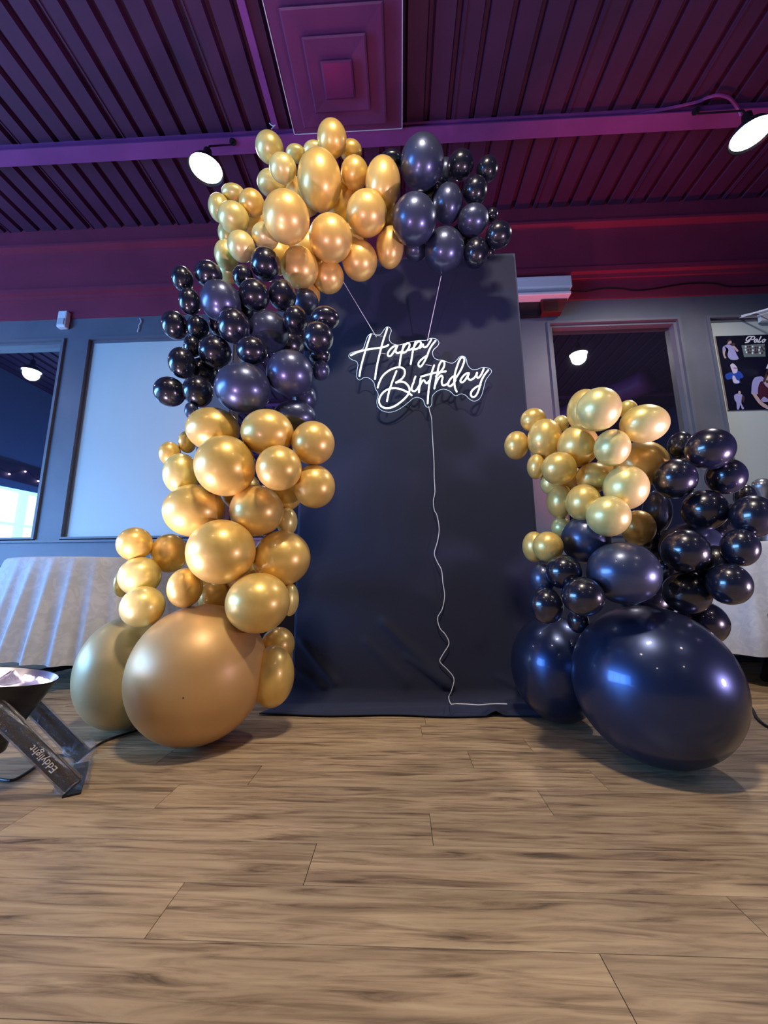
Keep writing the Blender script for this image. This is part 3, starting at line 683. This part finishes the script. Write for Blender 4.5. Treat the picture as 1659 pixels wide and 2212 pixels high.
 ('RG', 1190, 1043, 24, 26, 4, 'c', 'faint balloon behind, below the mid left one'),
 ('RG', 1210, 1083, 30, 37, 2, 'g', 'gold balloon lower left of the front trio'),
 ('RG', 1261, 1086, 40, 40, 1, 'g', 'middle gold balloon of the lower front trio'),
 ('RG', 1315, 1115, 50, 44, 0, 'c', 'pale yellow balloon, lowest of the front trio'),
 ('RG', 1379, 1140, 40, 38, 2, 'g', 'dull gold balloon behind the lowest front one'),
 ('RG', 1213, 1140, 23, 24, 4, 'c', 'greenish balloon sliver left above the blue-black one'),
 ('RG', 1154, 1181, 26, 33, 3, 'g', 'left one of the low outlying gold pair'),
 ('RG', 1184, 1181, 34, 33, 2, 'g', 'right one of the low outlying pair with navel spot'),
 ('RG', 1320, 1015, 36, 36, 4, 'g', 'deep-set balloon under the round centre one'),
 ('RG', 1230, 1040, 34, 34, 4, 'g', 'deep-set balloon behind the front trio'),
 ('RB', 1535, 970, 58, 45, 0, 'k', 'topmost wide glossy balloon against the pale panel'),
 ('RB', 1471, 963, 31, 31, 2, 'k', 'small greenish glossy balloon left of the topmost one'),
 ('RB', 1459, 1034, 51, 43, 0, 'k', 'glossy balloon next to the amber one'),
 ('RB', 1570, 1029, 48, 39, 1, 'k', 'glossy balloon below right of the topmost one'),
 ('RB', 1523, 1102, 54, 44, 1, 'k', 'glossy balloon in the middle of the upper five'),
 ('RB', 1628, 1116, 55, 46, 0, 'k', 'glossy balloon cut by the right picture edge'),
 ('RB', 1610, 1073, 26, 26, 3, 'k', 'small balloon above the one at the picture edge'),
 ('RB', 1600, 1183, 46, 41, 1, 'k', 'very dark balloon over the right tablecloth'),
 ('RB', 1420, 1105, 34, 46, 4, 'p', 'shaded balloon between the gold and black bunches'),
 ('RB', 1482, 1191, 57, 48, 0, 'k', 'navy-sheened balloon with ring highlight, right of centre'),
 ('RB', 1497, 1184, 76, 55, 3, 'p', 'large shaded balloon behind the ring-highlighted one'),
 ('RB', 1266, 1166, 55, 52, 2, 'p', 'blue-lit pearl balloon under the gold trio'),
 ('RB', 1349, 1238, 84, 68, 1, 'p', 'large pearl black balloon with crown dot, centre'),
 ('RB', 1218, 1236, 40, 38, 1, 'k', 'small glossy balloon left of the large centre one'),
 ('RB', 1260, 1289, 48, 43, 0, 'k', 'glossy balloon below left of the large centre one'),
 ('RB', 1180, 1308, 38, 40, 1, 'k', 'small glossy balloon at the lower left'),
 ('RB', 1172, 1252, 28, 34, 3, 'p', 'blue-grey pearl balloon before the fabric edge'),
 ('RB', 1485, 1281, 57, 46, 0, 'k', 'glossy balloon with ring highlight right above the giant'),
 ('RB', 1576, 1262, 54, 45, 0, 'k', 'glossy balloon with ring highlight over the tablecloth'),
 ('RB', 1249, 1342, 24, 26, 3, 'k', 'small balloon squeezed between the two giants'),
 ('RB', 1520, 1345, 60, 48, 3, 'k', 'dark balloon behind the right shoulder of the giant'),
 ('RB', 1400, 1170, 50, 50, 4, 'k', 'deep-set balloon above the large centre one'),
 ('RB', 1400, 1300, 60, 46, 4, 'k', 'deep-set balloon between the large centre one and giant'),
 ('RB', 1560, 1130, 50, 46, 4, 'k', 'deep-set balloon behind the upper right ones'),
 ('RB', 1443, 1225, 42, 42, 4, 'k', 'deep-set balloon right of the large centre one'),
 ('RB', 1546, 1222, 46, 44, 2, 'k', 'deep-set balloon between the two rightmost ring-highlighted ones'),
 ('GR', 1429, 1487, 196, 179, 0, 'K', 'giant satin navy-black balloon, front and largest,'),
 ('GR', 1206, 1445, 103, 118, 0, 'K', 'giant dark blue balloon beside the fabric, half behind,'),
]

Kf = np.array([[FPX, 0, 0], [0, -FPX, 0], [0, 0, -1.0]])
def bbox(c, a, b, d):
    Q = Kf @ (np.diag([a*a, b*b, d*d]) - np.outer(c, c)) @ Kf.T
    x0 = Q[0, 2]/Q[2, 2]; y0 = Q[1, 2]/Q[2, 2]
    return x0, y0, math.sqrt(max(0, x0*x0 - Q[0, 0]/Q[2, 2])), math.sqrt(max(0, y0*y0 - Q[1, 1]/Q[2, 2]))
def fit(px, py, rx, ry):                # unit-distance camera-space ellipsoid that is seen with this outline box
    tx, ty = px - IMG_W/2, py - IMG_H/2
    c = np.array([tx/FPX, -ty/FPX, -1.0]); a = rx/FPX; b = ry/FPX
    for _ in range(60):
        d = math.sqrt(a*b); x0, y0, sx, sy = bbox(c, a, b, d)
        c[0] += (tx - x0)/FPX; c[1] -= (ty - y0)/FPX
        a *= (rx/max(sx, 1e-6))**0.7; b *= (ry/max(sy, 1e-6))**0.7
    return c, a, b
fits = []
for e in BALL:
    cl, px, py, rx, ry, lay, kind, lab = e
    c, a, b = fit(px, py, rx, ry); d = math.sqrt(a*b); w = R @ c
    rho = math.sqrt((R[2, 0]*a)**2 + (R[2, 1]*b)**2 + (R[2, 2]*d)**2)
    giant = kind in 'GKH'
    if giant: t = (EYE - 0.004)/(rho - w[2])
    else: t = (BASEY[cl] + LAY*lay)/w[1]
    fits.append([w, a, b, d, t, giant, (a*b*d)**(1/3)])
Wd = np.array([f[0] for f in fits]); T = np.array([f[4] for f in fits]); G = np.array([f[5] for f in fits]); RR = np.array([f[6] for f in fits])
T0 = T.copy(); N = len(T)
print('giants', [(BALL[i][1], round(float(T[i]*Wd[i][1]), 3), round(float(T[i]*RR[i]), 3)) for i in range(N) if G[i]])
nrm = np.linalg.norm(Wd, axis=1)
for it in range(600):
    P = Wd*T[:, None]; Rr = RR*T
    D = P[:, None, :] - P[None, :, :]; dist = np.linalg.norm(D, axis=2) + np.eye(N)*9
    summ = Rr[:, None] + Rr[None, :]
    ov = np.clip(0.965*summ - dist, 0, None)
    sgnm = np.sign(T[:, None] - T[None, :] + 1e-9); sgnm -= sgnm.T; sgnm = np.sign(sgnm)
    push = (ov*sgnm).sum(1)/nrm
    gap = dist - summ + np.where(P[None, :, 2] > P[:, None, 2] + 0.0, 5.0, 0.0); j = gap.argmin(1); g = gap[np.arange(N), j]
    pull = np.where(g > -0.002, 0.15*np.sign(T[j] - T)*np.clip(g + 0.004, 0, 0.1), 0)
    T = T + np.where(G, 0, 0.10*push + pull + 0.002*(T0 - T))
    # stay in front of the backdrop where it hangs behind
    Yc = Wd[:, 1]*T + RR*T; Xc = Wd[:, 0]*T; Zc = Wd[:, 2]*T + EYE
    hit = (Xc + Rr > BX0) & (Xc - Rr < BX1) & (Zc - Rr < BT) & (Yc > BY - 0.02) & (~G)
    T = np.where(hit, T*(BY - 0.02)/Yc, T)
_nip = None
for i, (e, f) in enumerate(zip(BALL, fits)):
    cl, px, py, rx, ry, lay, kind, lab = e; w, a, b, d, _, giant, r_ = f; t = T[i]
    o = bpy.data.objects.new('balloon', BM[kind]); C.objects.link(o)
    Mx = Matrix([list(R[k]) + [0] for k in range(3)] + [[0, 0, 0, 1]])
    Mx = Mx @ Matrix.Diagonal((a*t, b*t, d*t, 1)); Mx.translation = Vector((w[0]*t, w[1]*t, w[2]*t + EYE))
    o.matrix_world = Mx
    tag(o, lab + SUF[cl], 'balloon', GRP[cl])
    if 'crown dot' in lab or 'navel' in lab:
        dd = Vector(DOTS[(px, py)]).normalized() if (px, py) in DOTS else Vector((0.1, 0.2, 1)).normalized()
        bm = bmesh.new(); bmesh.ops.create_uvsphere(bm, u_segments=12, v_segments=8, radius=1)
        n = obj('crown_dot', bm, mat('thick_latex_spot_%d' % i, (0.16, 0.09, 0.03) if kind in 'GgH' else (0.004, 0.004, 0.008), 0.5), o, smooth=True)
        s_ = 0.018 if not giant else 0.013
        n.matrix_parent_inverse = Matrix.Identity(4); n.scale = (s_, s_, 0.004); n.rotation_euler = dd.to_track_quat('Z', 'Y').to_euler(); n.location = dd*1.0

# ------------------------------------------------------------------ round tables under white cloths
def cloth(cx, cy, r, ztop, zhem, nfold, amp, flare, seed, n=360):
    rnd = random.Random(seed); ph = [rnd.uniform(0, 6.28) for _ in range(4)]
    bm = bmesh.new(); rings = []
    def ring(f, rad, z, k):
        out = []
        for i in range(n):
            a = 2*PI*i/n
            w = math.sin(nfold*a + ph[0] + 0.9*math.sin(3*a + ph[1])) + 0.45*math.sin((nfold*1.0 + 5)*a + ph[2])
            w = 1.5*(max(0, 0.5 + 0.36*w))**2.0 - 0.4
            rr = rad + k*amp*w + flare*f
            out.append(bm.verts.new((cx + rr*math.cos(a), cy + rr*math.sin(a), z + (0.018*math.sin(5*a + ph[3]) if f > 0.99 else 0))))
        return out
    for q in (0.02, 0.4, 0.8, 0.97): rings.append(ring(0, r*q, ztop, 0))
    rings.append(ring(0, r*0.995, ztop - 0.002, 0.0)); rings.append(ring(0.0, r + 0.006, ztop - 0.012, 0.08))
    for q in range(1, 15):
        f = q/14; rings.append(ring(f, r + 0.008, ztop - 0.012 - (ztop - 0.012 - zhem)*f, min(1, 0.12 + f*1.1)))
    for a, b in zip(rings, rings[1:]):
        for i in range(n): bm.faces.new((a[i], a[(i+1) % n], b[(i+1) % n], b[i]))
    bm.faces.new(rings[0])
    return bm
def round_table(cx, cy, r, ztop, label_t, label_c, zhem, seed, flare, nf=30):
    t = thing('round_table', label_t, 'table', (cx, cy, 0), 'round tables under white cloths')
    obj('table_top', lathe([(0.001, ztop - 0.03), (r - 0.01, ztop - 0.03), (r - 0.004, ztop - 0.015), (r - 0.01, ztop - 0.004), (0.001, ztop - 0.004)], 64), m_black, t)
    obj('pedestal', lathe([(0.05, ztop - 0.03), (0.045, 0.10), (0.06, 0.06), (0.001, 0.06)], 20), m_black, t)
    for k in range(4):
        a = PI/4 + k*PI/2
        obj('foot', tube_bm([(0.04*math.cos(a), 0.04*math.sin(a), 0.07), (0.3*math.cos(a), 0.3*math.sin(a), 0.035), (0.44*math.cos(a), 0.44*math.sin(a), 0.022)], 0.022, seg=8), m_black, t)
    c = obj('tablecloth', cloth(cx, cy, r, ztop + 0.003, zhem, nf, 0.034, flare, seed), m_cloth, smooth=True)
    tag(c, label_c, 'tablecloth', 'white tablecloths')
round_table(-2.21, 2.90, 0.60, 0.785, 'round pedestal table hidden under the left white tablecloth', 'white damask cloth draped over the round table at the left', 0.17, 3, 0.10)
round_table(2.52, 2.90, 0.60, 0.84, 'round pedestal table hidden under the right white tablecloth', 'white cloth draped over the round table at the right edge', 0.20, 8, 0.10, 16)
vs = thing('vase', 'grey metal vase with flared round rim on the right table', 'vase', (2.83, 3.05, 0.843))
obj('vase_body', lathe([(0.001, 0), (0.045, 0), (0.055, 0.02), (0.05, 0.10), (0.03, 0.22), (0.026, 0.36), (0.03, 0.41), (0.052, 0.455), (0.062, 0.49), (0.055, 0.525), (0.03, 0.545), (0.001, 0.55)], 28), mat('grey_metal', (0.35, 0.37, 0.42), 0.3, 0.8), vs, smooth=True)
tag(obj('menu_holder', box(2.28, 2.62, 2.60, 2.80, 0.844, 0.862, 0.003), m_black), 'thin black folder with pale edge lying on the right table', 'folder')

# dark upholstered chair under the right table
ch = thing('dining_chair', 'dark padded chair beside the right table, behind the giant black balloon', 'chair', (2.12, 2.0, 0), rz=0.5)
obj('seat', box(-0.21, 0.21, -0.21, 0.21, 0.40, 0.46, 0.02), m_rubber, ch)
obj('seat_apron', box(-0.19, 0.19, -0.19, 0.19, 0.36, 0.399), m_black, ch)
for sx in (-1, 1):
    for sy in (-1, 1): obj('leg', tube_bm([(sx*0.18, sy*0.18, 0.38), (sx*0.19, sy*0.19, 0.0)], 0.014, seg=8), m_black, ch)
obj('stretcher', tube_bm([(-0.187, -0.187, 0.15), (0.187, -0.187, 0.15)], 0.01, seg=6), m_black, ch)

# ------------------------------------------------------------------ floor can lights
def can_light(loc, rz, tilt, label):
    t = thing('floor_spotlight', label, 'spotlight', loc, 'black floor can lights', rz)
    Mx = Matrix.Translation((0, 0, 0.335)) @ Matrix.Rotation(tilt, 4, 'Y')
    obj('can', lathe([(0.001, -0.205), (0.070, -0.205), (0.079, -0.198), (0.082, -0.165), (0.094, -0.158), (0.100, -0.12), (0.118, -0.07), (0.134, -0.03), (0.146, 0.0), (0.150, 0.004), (0.150, 0.008)], 48, Mx), m_black, t, smooth=True)
    obj('reflector', lathe([(0.146, 0.007), (0.136, -0.012), (0.115, -0.045), (0.085, -0.085), (0.05, -0.10)], 48, Mx), m_chrome, t, smooth=True)
    obj('lamp_lens', disc(0.05, -0.098, 24, Mx), m_led, t)
    for k in range(18):  # glowing squares added to stand in for reflections on the inner wall
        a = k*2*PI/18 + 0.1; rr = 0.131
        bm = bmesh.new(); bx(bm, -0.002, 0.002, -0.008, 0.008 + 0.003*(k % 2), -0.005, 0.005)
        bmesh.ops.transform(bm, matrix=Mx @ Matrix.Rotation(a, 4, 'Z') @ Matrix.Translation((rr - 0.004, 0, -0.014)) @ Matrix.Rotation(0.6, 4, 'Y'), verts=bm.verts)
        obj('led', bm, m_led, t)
    # yoke: two flat bars from the pivots down to a foot bar
    for sy, nm in ((-1, 'yoke_bar'), (1, 'yoke_bar')):
        bm = bmesh.new(); y0 = sy*0.118
        bx(bm, -0.022, 0.022, -0.003, 0.003, -0.04, 0.345, 0.001)
        bmesh.ops.transform(bm, matrix=Matrix.Translation((0.205, y0, 0.055)) @ Matrix.Rotation(-0.68, 4, 'Y'), verts=bm.verts)
        b = obj(nm, bm, m_black, t)
        bm = bmesh.new(); bx(bm, -0.026, 0.026, -0.007, 0.007, -0.035, 0.340, 0.003)
        bmesh.ops.transform(bm, matrix=Matrix.Translation((0.205, y0, 0.055)) @ Matrix.Rotation(-0.68, 4, 'Y'), verts=bm.verts)
        bmesh.ops.subdivide_edges(bm, edges=bm.edges, cuts=3, use_grid_fill=True)
        for v in bm.verts: v.co += Vector((random.uniform(-1, 1), random.uniform(-0.6, 0.6), random.uniform(-1, 1)))*0.003
        w_ = obj('plastic_wrap', bm, m_wrap, b, smooth=False); w_['label'] = 'crinkled clear plastic wrap'
        if sy < 0:
            cu = bpy.data.curves.new('maker_name', 'FONT'); cu.body = 'Eddylight'; cu.size = 0.027; cu.align_x = 'CENTER'; cu.align_y = 'CENTER'; cu.extrude = 0.0004
            tmp = bpy.data.objects.new('maker_name', cu); C.objects.link(tmp)
            me = bpy.data.meshes.new_from_object(tmp.evaluated_get(bpy.context.evaluated_depsgraph_get())); bpy.data.objects.remove(tmp)
            me.transform(Matrix.Translation((0.205, y0 - 0.0115, 0.055)) @ Matrix.Rotation(-0.68, 4, 'Y') @ Matrix.Translation((0, 0, 0.085)) @ Matrix.Rotation(PI/2, 4, 'X') @ Matrix.Rotation(PI/2, 4, 'Z'))
            me.materials.clear(); me.materials.append(m_white)
            x_ = obj('maker_name', me, m_white, b); x_['label'] = 'white maker name lettering'
    obj('foot_bar', box(0.205, 0.25, -0.121, 0.121, 0.0, 0.006, 0.001), m_black, t)
    bm = bmesh.new(); bx(bm, 0.18, 0.262, -0.10, 0.127, 0.002, 0.07)
    bmesh.ops.subdivide_edges(bm, edges=bm.edges, cuts=5, use_grid_fill=True)
    for v in bm.verts: v.co += Vector((random.uniform(-1, 1)*0.008, random.uniform(-1, 1)*0.006, random.uniform(0, 1)*0.006 if v.co.z < 0.01 else random.uniform(-1, 1)*0.012))
    obj('bunched_wrap', bm, m_wrap, t)['label'] = 'bunched clear plastic wrap at the foot'
    obj('rear_case', box(-0.16, -0.02, -0.05, 0.05, 0.0, 0.14, 0.01), m_rubber, t)
    return t
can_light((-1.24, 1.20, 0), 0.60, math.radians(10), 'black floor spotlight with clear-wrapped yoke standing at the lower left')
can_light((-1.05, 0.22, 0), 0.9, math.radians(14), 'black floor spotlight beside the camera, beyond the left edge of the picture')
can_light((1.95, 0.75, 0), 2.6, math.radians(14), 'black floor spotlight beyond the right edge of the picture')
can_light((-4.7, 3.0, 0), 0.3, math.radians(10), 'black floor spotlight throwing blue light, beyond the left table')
fl = lambda x, y, z=0.005: tuple(atz(x, y, z))
tag(obj('power_cable', tube_bm(catmull([fl(0, 1683), fl(28, 1685), fl(60, 1668), fl(85, 1650), fl(120, 1632), fl(160, 1634), fl(182, 1630), fl(215, 1607), fl(250, 1592), fl(290, 1580), fl(330, 1568), fl(420, 1545)], 6), 0.0045, seg=8), m_rubber),
    'black cable running over the floor from the left spotlight behind the gold giant', 'cable')
tag(obj('power_cable', tube_bm(catmull([fl(1600, 1500), fl(1624, 1530), fl(1636, 1552), fl(1659, 1570), fl(1700, 1590)], 6), 0.006, seg=8), m_rubber),
    'black cable curling over the floor right of the giant black balloon', 'cable')

# ------------------------------------------------------------------ things on the wall
bt = thing('light_housing', 'long white wall housing with lower lip beside the fabric top', 'light fixture', (0, 0, 0))
obj('housing', box(1.10, 1.815, YW - 0.13, YW - 0.013, 3.60, 3.735, 0.012), m_white, bt)
obj('lower_body', box(1.10, 1.79, YW - 0.11, YW - 0.013, 3.545, 3.598, 0.003), mat('grey_plastic', (0.36, 0.40, 0.46), 0.5), bt)
obj('lower_lip', box(1.10, 1.785, YW - 0.15, YW - 0.013, 3.50, 3.535, 0.008), m_white, bt)
ex = thing('red_box', 'dark red box under the white housing above the right window', 'box', (0, 0, 0))
bm = bmesh.new()
vv = [(1.50, 3.34), (1.70, 3.34), (1.77, 3.49), (1.50, 3.49)]
A = [bm.verts.new((x, YW - 0.09, z)) for x, z in vv]; B = [bm.verts.new((x, YW - 0.023, z)) for x, z in vv]
bm.faces.new(A); bm.faces.new(B[::-1])
for k in range(4): bm.faces.new((A[k], A[(k+1) % 4], B[(k+1) % 4], B[k]))
obj('case', bm, m_redbox, ex); obj('front_plate', box(1.52, 1.66, YW - 0.095, YW - 0.0905, 3.36, 3.475), mat('dark_red_plate', (0.03, 0.0, 0.003), 0.5), ex)
tag(obj('dark_recess', box(1.10, 1.495, YW - 0.05, YW - 0.013, 3.335, 3.495), m_black), 'black recessed panel under the left half of the white housing', 'panel')
sn = thing('motion_sensor', 'small white motion sensor on the left grey frame', 'sensor', (-3.70, YW, 3.50))
obj('sensor_case', box(-0.052, 0.052, -0.06, -0.001, -0.10, 0.10, 0.012), m_white, sn)
obj('sensor_lens', box(-0.036, 0.036, -0.067, -0.0605, -0.075, 0.0, 0.003), mat('sensor_lens_grey', (0.5, 0.52, 0.56), 0.3), sn)
pts = [at(x, y, YW - 0.02) for x, y in ((1223, 627), (1262, 629), (1300, 623), (1340, 623), (1370, 627), (1410, 624), (1450, 617), (1490, 612), (1540, 612), (1580, 619), (1659, 616), (1720, 612))]
tag(obj('wall_wire', tube_bm(catmull(pts, 5), 0.008, seg=6), m_black), 'thin dark wire sagging along the magenta fascia right of the white housing', 'wire')
pts = [atz(x, y, z) for x, y, z in ((1300, 262, 4.66), (1400, 243, 4.66), (1500, 222, 4.66), (1525, 212, 4.66), (1550, 206, 4.64), (1575, 212, 4.62), (1592, 232, 4.60), (1600, 250, 4.55))]
tag(obj('lamp_cable', tube_bm(catmull(pts, 6), 0.012, seg=6), m_purple), 'purple cable looping over the beam to the right lamp', 'cable')
pts = [at(x, y, 2.74) for x, y in ((582, 266), (590, 272), (600, 266), (592, 273), (586, 279))]
tag(obj('white_tie', tube_bm(catmull(pts, 3), 0.004, seg=5), m_string), 'small white knotted tie hanging from the beam left of the vent', 'tie')
pts = [at(x, y, YW - 0.012) for x, y in ((302, 688), (305, 694), (301, 702), (300, 708), (297, 717))]
tag(obj('tape_scrap', tube_bm(catmull(pts, 3), 0.006, seg=5), m_white), 'small curled white tape scrap on the grey frame above the pale panel', 'tape')

# poster of performers
PY = YW + 0.010
ps = thing('poster', 'black concert poster with performers and white script on the pale panel', 'poster', (0, 0, 0))
px0, px1, pz0, pz1 = 3.262, 4.30, 2.262, 3.072
obj('poster_board', box(px0, px1, PY, PY + 0.009, pz0, pz1), mat('poster_black', (0.006, 0.006, 0.02), 0.35), ps)
obj('poster_edge', box(px0 - 0.007, px0 - 0.0005, PY - 0.001, PY + 0.009, pz0, pz1), mat('poster_edge_tan', (0.30, 0.25, 0.20), 0.6), ps)
pc = {'lilac': m_print('print_lilac', (0.34, 0.34, 0.66)), 'skin': m_print('print_skin', (0.50, 0.36, 0.38)), 'blue': m_print('print_blue', (0.02, 0.07, 0.42)), 'pale': m_print('print_pale', (0.60, 0.55, 0.75)),
      'maroon': m_print('print_maroon', (0.06, 0.01, 0.03)), 'grey': m_print('print_grey', (0.14, 0.19, 0.20)), 'hair': m_print('print_hair', (0.06, 0.03, 0.03)), 'white': m_print('print_white', (0.75, 0.78, 0.9))}
pzm = lambda x, y: at(1520 + x/8.511, 640 + y/8.508, PY)
layer = [0]
def printed(name, pts, c, sub=3):
    layer[0] += 1; yy = PY - 0.0006 - 0.00012*layer[0]
    P = catmull([pzm(*p) for p in pts], sub, closed=True) if sub > 1 else [pzm(*p) for p in pts]
    bm = bmesh.new(); vs_ = []
    for p in P: p.y = yy; vs_.append(bm.verts.new(p))
    f = bm.faces.new(vs_); bmesh.ops.triangulate(bm, faces=[f])
    return obj(name, bm, pc[c], ps)
printed('printed_singer', [(355,930),(440,885),(500,900),(560,960),(600,1060),(640,1155),(500,1165),(440,1090),(455,990),(430,950),(400,1010),(350,1010)], 'lilac')
printed('printed_singer', [(350,1000),(395,1010),(390,1080),(415,1130),(385,1140),(355,1070)], 'skin')
printed('printed_singer', [(540,900),(600,950),(637,1000),(610,1020),(560,960),(520,930)], 'skin')
printed('printed_singer', [(430,830),(470,800),(510,830),(505,865),(460,880),(430,870)], 'skin'); printed('printed_singer', [(425,850),(440,805),(480,795),(505,815),(460,830),(445,870)], 'hair')
printed('printed_singer', [(500,865),(560,860),(580,890),(540,915),(495,900)], 'hair')
printed('printed_rapper', [(395,1450),(480,1400),(560,1410),(640,1370),(720,1450),(715,1500),(660,1520),(670,1590),(560,1610),(520,1520),(430,1535)], 'blue')
printed('printed_rapper', [(490,1260),(540,1235),(600,1290),(620,1330),(610,1400),(540,1420),(520,1370),(500,1320)], 'pale')
printed('printed_rapper', [(530,1460),(570,1470),(600,1530),(655,1560),(640,1600),(560,1595),(530,1540)], 'pale')
printed('printed_rapper', [(545,1315),(620,1315),(615,1330),(550,1328)], 'hair', 1)
printed('printed_guest', [(560,1820),(620,1790),(690,1800),(710,1830),(690,1960),(740,2060),(700,2075),(670,1990),(650,2075),(610,2075),(600,1960),(565,1900)], 'lilac')
printed('printed_guest', [(635,1750),(665,1742),(682,1780),(660,1805),(635,1790)], 'skin'); printed('printed_guest', [(700,1850),(750,1840),(740,1930),(715,1960),(705,1900)], 'hair')
printed('printed_crowd', [(690,900),(1120,875),(1135,1110),(740,1120)], 'grey', 1)
for i in range(26):
    x = 770 + (i % 9)*42 + random.uniform(-10, 10); y = 935 + (i//9)*52 + random.uniform(-12, 12)
    printed('printed_crowd', [(x-14, y-14), (x+12, y-16), (x+16, y+12), (x-10, y+18)], 'hair' if i % 3 else 'white', 2)
printed('printed_front_man', [(870,1740),(880,1600),(930,1500),(1010,1480),(1090,1500),(1183,1700),(1250,1900),(1100,1950),(1040,1900),(985,1800),(950,1830),(870,1800)], 'lilac')
printed('printed_front_man', [(1000,1650),(1060,1560),(1120,1640),(1183,1700),(1260,1800),(1200,1900),(1100,1850),(1040,1900),(990,1800)], 'maroon')
printed('printed_front_man', [(880,1790),(950,1800),(1060,1940),(1200,2040),(1190,2080),(1100,2050),(990,1960)], 'skin')
printed('printed_front_man', [(1110,1560),(1150,1470),(1230,1440),(1280,1560),(1230,1680),(1150,1650)], 'skin'); printed('printed_front_man', [(1080,1560),(1150,1380),(1200,1300),(1320,1320),(1300,1480),(1180,1450),(1120,1580)], 'hair')
printed('printed_front_man', [(1130,1560),(1165,1550),(1180,1580),(1150,1605)], 'hair')
bm = bmesh.new()
for s in ([(850,745),(800,760),(765,810),(790,835),(830,800)], [(880,750),(845,800),(810,850),(745,862)], [(850,752),(900,748),(925,765),(905,800),(860,810)],
          [(978,800),(945,802),(918,828),(922,852),(945,850),(978,803),(966,850),(992,848)], [(1045,745),(1015,800),(995,850),(1020,852),(1040,840)], [(1100,800),(1070,815),(1060,845),(1080,855),(1110,830),(1100,800),(1135,815)]):
    pts = [pzm(*p) for p in s]
    for p in pts: p.y = PY - 0.009
    tube(bm, catmull(pts, 5), 0.006, seg=6)
for v in bm.verts: v.co.y = PY - 0.009 + (v.co.y - PY + 0.009)*0.1
obj('script_lettering', bm, pc['white'], ps)['label'] = 'white script reading Palo'

# white wire rack on the wall above the poster
wr = thing('wall_bracket', 'pale metal bracket frame jutting out above the poster', 'bracket', (0, 0, 0))
a = at(1611, 673, 3.45); b_ = at(1700, 660, 3.45); c_ = at(1658, 697, 3.25); d_ = at(1752, 690, 3.25)
a.z = b_.z = c_.z = d_.z = 3.24
a = Vector((3.52, 3.69, 3.27)); b_ = Vector((4.15, 3.69, 3.27)); c_ = Vector((3.62, 3.42, 3.17)); d_ = Vector((4.20, 3.42, 3.17))
bm = bmesh.new(); tube(bm, [a, b_, d_, c_], 0.014, seg=8, closed=True); obj('frame_ring', bm, m_white, wr)
bm = bmesh.new(); tube(bm, [a*0.75 + b_*0.25, c_*0.75 + d_*0.25], 0.007, seg=6); tube(bm, [a*0.5 + b_*0.5, c_*0.5 + d_*0.5], 0.007, seg=6); obj('cross_rod', bm, m_white, wr)
obj('down_pole', tube_bm([c_, c_ + Vector((0.01, 0.02, -0.30)), Vector((c_.x + 0.04, 3.66, c_.z - 0.5))], 0.013, seg=8), m_white, wr)
obj('wall_plate', box(3.70, 3.86, 3.665, 3.70, 3.20, 3.32), m_white, wr)
